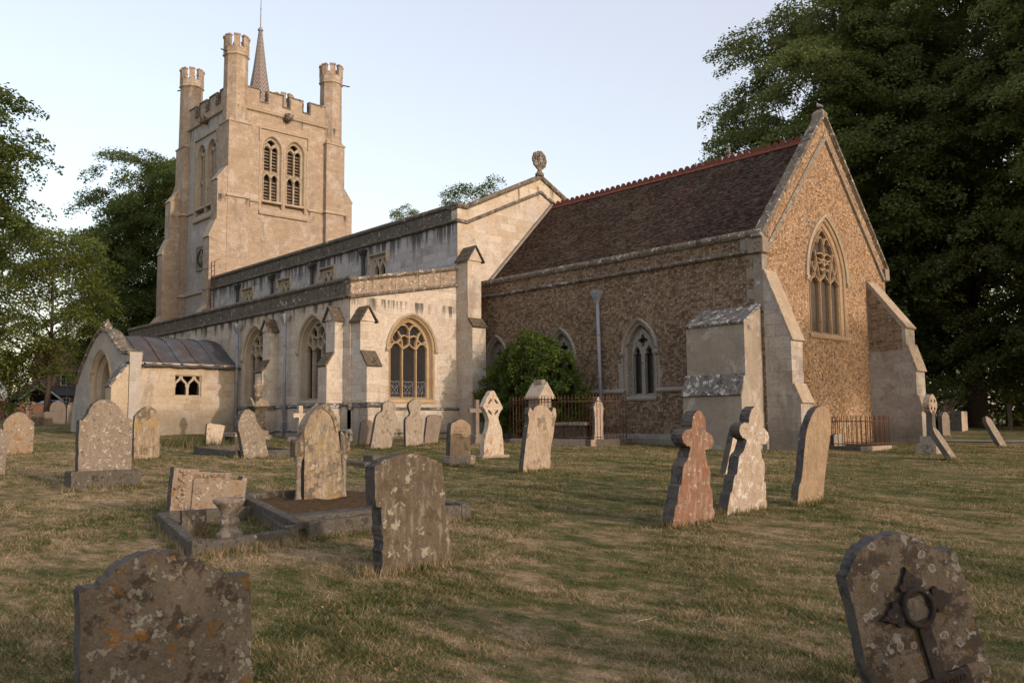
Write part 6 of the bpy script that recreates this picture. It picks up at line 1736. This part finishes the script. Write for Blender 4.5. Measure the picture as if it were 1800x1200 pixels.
def fallen_leaves():
    rng = np.random.default_rng(8)
    n = 2600
    d = np.exp(rng.uniform(math.log(2.4), math.log(20), n)); az = rng.uniform(-.75, .75, n) + .8246
    x = -np.sin(az) * d; y = np.cos(az) * d; z = ground_h(x, y) + rng.uniform(.012, .035, n)
    nn = rng.normal(size=(n, 3)) * .5 + np.array([0, 0, 1]); nn /= np.linalg.norm(nn, axis=1, keepdims=True)
    m = N('fallen leaf')
    c = m.ramp(m.island(), [(0.0, (.14, .06, .025)), (.5, (.24, .105, .04)), (.85, (.30, .155, .065)), (1.0, (.36, .25, .13))])
    o = leaf_mesh('fallen_leaves', np.stack([x, y, z], 1), nn, rng.uniform(.016, .034, n), m.done(c, .8, None, .1), None, rng)
    tag(o, 'scattered dry brown leaves lying on the grass', 'leaf litter', kind='stuff')
fallen_leaves()

def tall_grass():
    rng = np.random.default_rng(9); n = 3000
    x = rng.uniform(-30.2, -25.4, n); y = 11.2 + (x + 30.2) * .22 + rng.normal(0, .6, n)
    ok = (x > -36) ; h = rng.uniform(.12, .62, n) * rng.uniform(.5, 1, n) * np.clip(1.1 - np.abs(x + 27.9) * .28, .25, 1)
    a = rng.uniform(0, 2 * PI, n); w = .012; ln = h * rng.uniform(.2, .9, n); b = rng.uniform(0, 2 * PI, n); z = ground_h(x, y)
    v = np.stack([np.stack([x - np.cos(a) * w, y - np.sin(a) * w, z], 1), np.stack([x + np.cos(a) * w, y + np.sin(a) * w, z], 1), np.stack([x + np.cos(b) * ln, y + np.sin(b) * ln, z + h], 1)], 1).reshape(-1, 3)
    me = bpy.data.meshes.new('tall_grass'); me.from_pydata(v.tolist(), [], [(3 * i, 3 * i + 1, 3 * i + 2) for i in range(n)])
    m = N('long grass'); c = m.ramp(m.island(), [(0, (.06, .075, .022)), (.5, (.13, .13, .05)), (1, (.3, .23, .13))])
    me.materials.append(m.done(c, .7, None, .15, 0, c))
    o = bpy.data.objects.new('tall_grass', me); COL.objects.link(o)
    tag(o, 'clump of uncut long grass against the porch wall', 'long grass', kind='stuff')
tall_grass()

# path at the far right
mb = MB(); v = []
a, b = Vector((-18.0, 30.3)), Vector((2.0, 43.0)); dn = (b - a).normalized(); pn = Vector((-dn.y, dn.x)) * .75
K = 40
for i in range(K + 1):
    p = a.lerp(b, i / K)
    for s in (-1, 0, 1):
        q = p + pn * s; v.append((q.x, q.y, float(ground_h(q.x, q.y)) + .03))
mb.add(v, [(i * 3 + j, i * 3 + j + 1, (i + 1) * 3 + j + 1, (i + 1) * 3 + j) for i in range(K) for j in range(2)], 0, True)
tag(mb.build('gravel_path', plain('grey gravel', (.24, .22, .21), .95, .1, 0, .3, 30.0, .6), fix=False), kind='structure')

# ------------------------------------------------------------------ street beyond the wall
t = thing('churchyard_wall', 'low brown brick wall along the far left of the churchyard', 'wall', (-76.8, 18, G(-76.8, 18)))
mb = MB(); mb.box(-76.95, -76.65, -14, 44, -.5, 1.72); mb.build('wall', M['brick'], t)
mb = MB(); mb.box(-77.02, -76.58, -14, 44, 1.72, 1.84); mb.build('wall_coping', M['coping'], t)

hz = 1.05
t = thing('brick_house', 'red brick house with white bay window beyond the wall', 'house', (-98.0, 30.0, hz))
mb = MB(); mb.box(-104, -95.4, 25.2, 36, hz - .3, 5.45); mb.build('wall', M['brick'], t)
mb = MB(); mb.add([(-104.4, 24.8, 5.4), (-95.0, 24.8, 5.4), (-95.0, 36.4, 5.4), (-104.4, 36.4, 5.4), (-99.7, 24.8, 9.2), (-99.7, 36.4, 9.2)], [(1, 2, 5, 4), (2, 3, 5), (3, 0, 4, 5), (0, 1, 4), (0, 3, 2, 1)])
mb.build('roof', M['roof_red'], t)
mb = MB(); mb.box(-95.4, -92.6, 24.9, 34, hz - .3, 3.0); mb.build('extension', M['brick'], t)
mb = MB(); mb.add([(-92.3, 24.7, 3.0), (-92.3, 34.2, 3.0), (-95.4, 34.2, 4.0), (-95.4, 24.7, 4.0), (-92.3, 24.7, 2.9), (-92.3, 34.2, 2.9), (-95.4, 34.2, 2.9), (-95.4, 24.7, 2.9)], [(0, 1, 2, 3), (4, 7, 6, 5), (0, 4, 5, 1), (3, 7, 4, 0), (1, 5, 6, 2)])
mb.build('lean_to_roof', M['roof_brown'], t)
def house_window(x, y0, y1, z0, z1, par):
    f = MB(); Pw = PX(x)
    f.plate(Pw, [(y0, z0), (y1, z0), (y1, z1), (y0, z1)], [[(y0 + .08 + k * (y1 - y0 - .06) / 2, z0 + .08), (y0 + (y1 - y0 - .06) / 2 * (k + 1) - .0, z0 + .08), (y0 + (y1 - y0 - .06) / 2 * (k + 1), z1 - .08), (y0 + .08 + k * (y1 - y0 - .06) / 2, z1 - .08)] for k in (0, 1)], -.06, .02)
    w = f.build('window', M['white_paint'], par)
    g = MB(); g.add([Pw(s, z, -.01) for s, z in ((y0, z0), (y1, z0), (y1, z1), (y0, z1))], [(0, 1, 2, 3)]); g.build('pane', M['glass'], w)
house_window(-95.4, 25.7, 26.75, 4.05, 5.2, t)
house_window(-92.6, 25.2, 25.9, 2.1, 2.75, t)
mb = MB(); mb.box(-92.62, -92.5, 26.3, 27.2, hz, 2.9); mb.build('door', M['pipe_black'], t)
t = thing('garage', 'low gabled garage with white bargeboards beyond the wall', 'garage', (-95, 22.9, hz))
mb = MB(); mb.prism(PX(-92.4), [(21.4, hz - .3), (24.7, hz - .3), (24.7, 2.7), (23.1, 4.0), (21.4, 2.7)], 0, 5); mb.build('wall', M['dark'], t)
mb = MB()
for s in (-1, 1):
    mb.add([(-92.1, 23.1 + s * 1.9, 2.55), (-97.5, 23.1 + s * 1.9, 2.55), (-97.5, 23.1, 4.1), (-92.1, 23.1, 4.1), (-92.1, 23.1 + s * 1.9, 2.65), (-97.5, 23.1 + s * 1.9, 2.65), (-97.5, 23.1, 4.2), (-92.1, 23.1, 4.2)], [(0, 1, 2, 3), (7, 6, 5, 4), (0, 4, 5, 1), (1, 5, 6, 2), (2, 6, 7, 3), (3, 7, 4, 0)])
mb.build('roof', M['roof_brown'], t)
for s in (-1, 1):
    mb = MB(); mb.add([(-92.05, 23.1 + s * 1.9, 2.4), (-92.05, 23.1, 3.95), (-92.05, 23.1, 4.18), (-92.05, 23.1 + s * 1.9, 2.62), (-92.1, 23.1 + s * 1.9, 2.4), (-92.1, 23.1, 3.95), (-92.1, 23.1, 4.18), (-92.1, 23.1 + s * 1.9, 2.62)], [(0, 1, 2, 3), (7, 6, 5, 4), (0, 4, 5, 1), (1, 5, 6, 2), (2, 6, 7, 3), (3, 7, 4, 0)])
    mb.build('bargeboard', M['white_paint'], t)
t = thing('white_building', 'white rendered building end with a small magenta sign', 'building', (-95.5, 17, hz))
mb = MB(); mb.prism(PX(-92.8), [(13.0, hz - .3), (20.5, hz - .3), (20.5, 4.1), (16.8, 6.6), (13.0, 4.1)], 0, 6); mb.build('wall', plain('white render', (.50, .52, .54), .85, .2, 0, .1), t)
mb = MB()
for s in (-1, 1):
    mb.add([(-92.6, 16.8 + s * 4.0, 3.95), (-99, 16.8 + s * 4.0, 3.95), (-99, 16.8, 6.65), (-92.6, 16.8, 6.65), (-92.6, 16.8 + s * 4.0, 4.1), (-99, 16.8 + s * 4.0, 4.1), (-99, 16.8, 6.8), (-92.6, 16.8, 6.8)], [(0, 1, 2, 3), (7, 6, 5, 4), (0, 4, 5, 1), (1, 5, 6, 2), (2, 6, 7, 3), (3, 7, 4, 0)])
mb.build('roof', M['roof_brown'], t)
mb = MB(); mb.box(-92.8, -92.74, 19.75, 20.4, 2.0, 2.45); mb.build('sign', plain('magenta sign', (.32, .02, .12), .5, .3, 0, .1), t)
mb = MB(); mb.box(-92.8, -92.7, 20.5, 20.75, hz, 4.0); mb.build('drain_pipe', M['pipe_black'], t)
t = thing('lamp_post', 'slim dark green lamp post in front of the brick house', 'lamp post', (-84.5, 23.4, .9))
mb = MB(); mb.lathe((-84.5, 23.4, .9), [(.11, -.1), (.11, 1.2), (.07, 1.3), (.055, 6.0)], 10); mb.build('post', plain('dark green paint', (.03, .055, .05), .5, .4, 0, .1), t)
mb = MB(); mb.tube([(-84.5, 23.4, 6.8), (-84.0, 23.3, 7.3), (-83.3, 23.2, 7.4)], [.05, .045, .06], 8); mb.build('lamp_head', M['pipe_grey'], t)
# parked car
t = thing('parked_car', 'pale blue car parked behind the churchyard wall', 'car', (-88.2, 22.9, .87))
prof = [(-2.05, .35), (-2.1, .75), (-1.95, .95), (-1.1, 1.05), (-.45, 1.45), (.7, 1.5), (1.5, 1.3), (1.95, .98), (2.1, .8), (2.08, .35)]
mb = MB(); mb.prism(lambda s, z, d: (-88.2 + .8 - d, 22.9 + s, .87 + z), prof, 0, 1.6)
mb.build('body', plain('blue car paint', (.22, .38, .62), .3, .5, .2, .05), t, bevel=.08, segs=3)
mb = MB(); mb.prism(lambda s, z, d: (-88.2 + .815 - d, 22.9 + s, .87 + z), [(-.98, 1.06), (-.42, 1.4), (.65, 1.44), (1.4, 1.22), (1.3, 1.06)], 0, .01); mb.build('side_window', M['glass'], t)
for sx in (-.78, .62):
    for sy in (-1.3, 1.3):
        mb = MB(); mb.tube([(-88.2 + sx, 22.9 + sy, .87 + .32), (-88.2 + sx + .18, 22.9 + sy, .87 + .32)], .32, 18); w = mb.build('wheel', M['pipe_black'], t)
        mb = MB(); mb.tube([(-88.2 + sx - .01, 22.9 + sy, .87 + .32), (-88.2 + sx + .19, 22.9 + sy, .87 + .32)], .18, 12); mb.build('rim', M['pipe_grey'], w)

# ------------------------------------------------------------------ birds
def bird(label, x, y, z, yaw, mat):
    mb = MB()
    pts = [(-.20, 0, .03), (-.13, 0, .06), (-.06, 0, .095), (.0, 0, .125), (.06, 0, .15), (.095, 0, .185), (.115, 0, .225), (.13, 0, .25), (.155, 0, .25), (.175, 0, .243)]
    mb.tube(pts, [.02, .03, .05, .065, .066, .05, .034, .034, .022, .005], 12)
    t = thing('pigeon', label, 'bird', (x, y, z), (0, 0, yaw), 'pigeons on the church roof')
    mb.build('body', mat, t, None, (0, 0, 0), fix=False)
    for s in (-1, 1):
        m2 = MB(); m2.tube([(.0, s * .025, .07), (.005, s * .028, -.01), (.03, s * .03, -.012)], .006, 5); m2.build('leg', M['rust'], t, None, (0, 0, 0), fix=False)
        m2 = MB(); m2.tube([(.05, s * .058, .15), (-.03, s * .066, .115), (-.12, s * .03, .065), (-.2, s * .012, .04)], [.02, .035, .022, .006], 8); m2.build('wing', M['pipe_grey'], t, None, (0, 0, 0), fix=False)
M['feather'] = plain('pigeon feathers', (.27, .24, .235), .7, .2, 0, .25)
bird('grey pigeon sitting on the red ridge tiles', -18.05, CYM, rz + .22, -.6, M['feather'])
bird('dark pigeon perched on the apex stone of the gable', XA - .1, CYM, AP + .24, 2.6, M['feather'])

# a dry stick and a few taller weeds on the lawn
mb = MB()
tw = [(-3.885, 4.70), (-3.88, 4.77), (-3.872, 4.85), (-3.868, 4.93)]
mb.tube([(x, y, float(ground_h(x, y)) + .022 + .006 * (i % 2)) for i, (x, y) in enumerate(tw)], [.002, .003, .0025, .001], 6)
tag(mb.build('dry_stick', plain('bleached dry stick', (.28, .25, .2), .8, .1, 0, .2), None, (-3.88, 4.8, float(ground_h(-3.88, 4.8)))), 'pale dry stick lying on the grass in the middle foreground', 'stick')
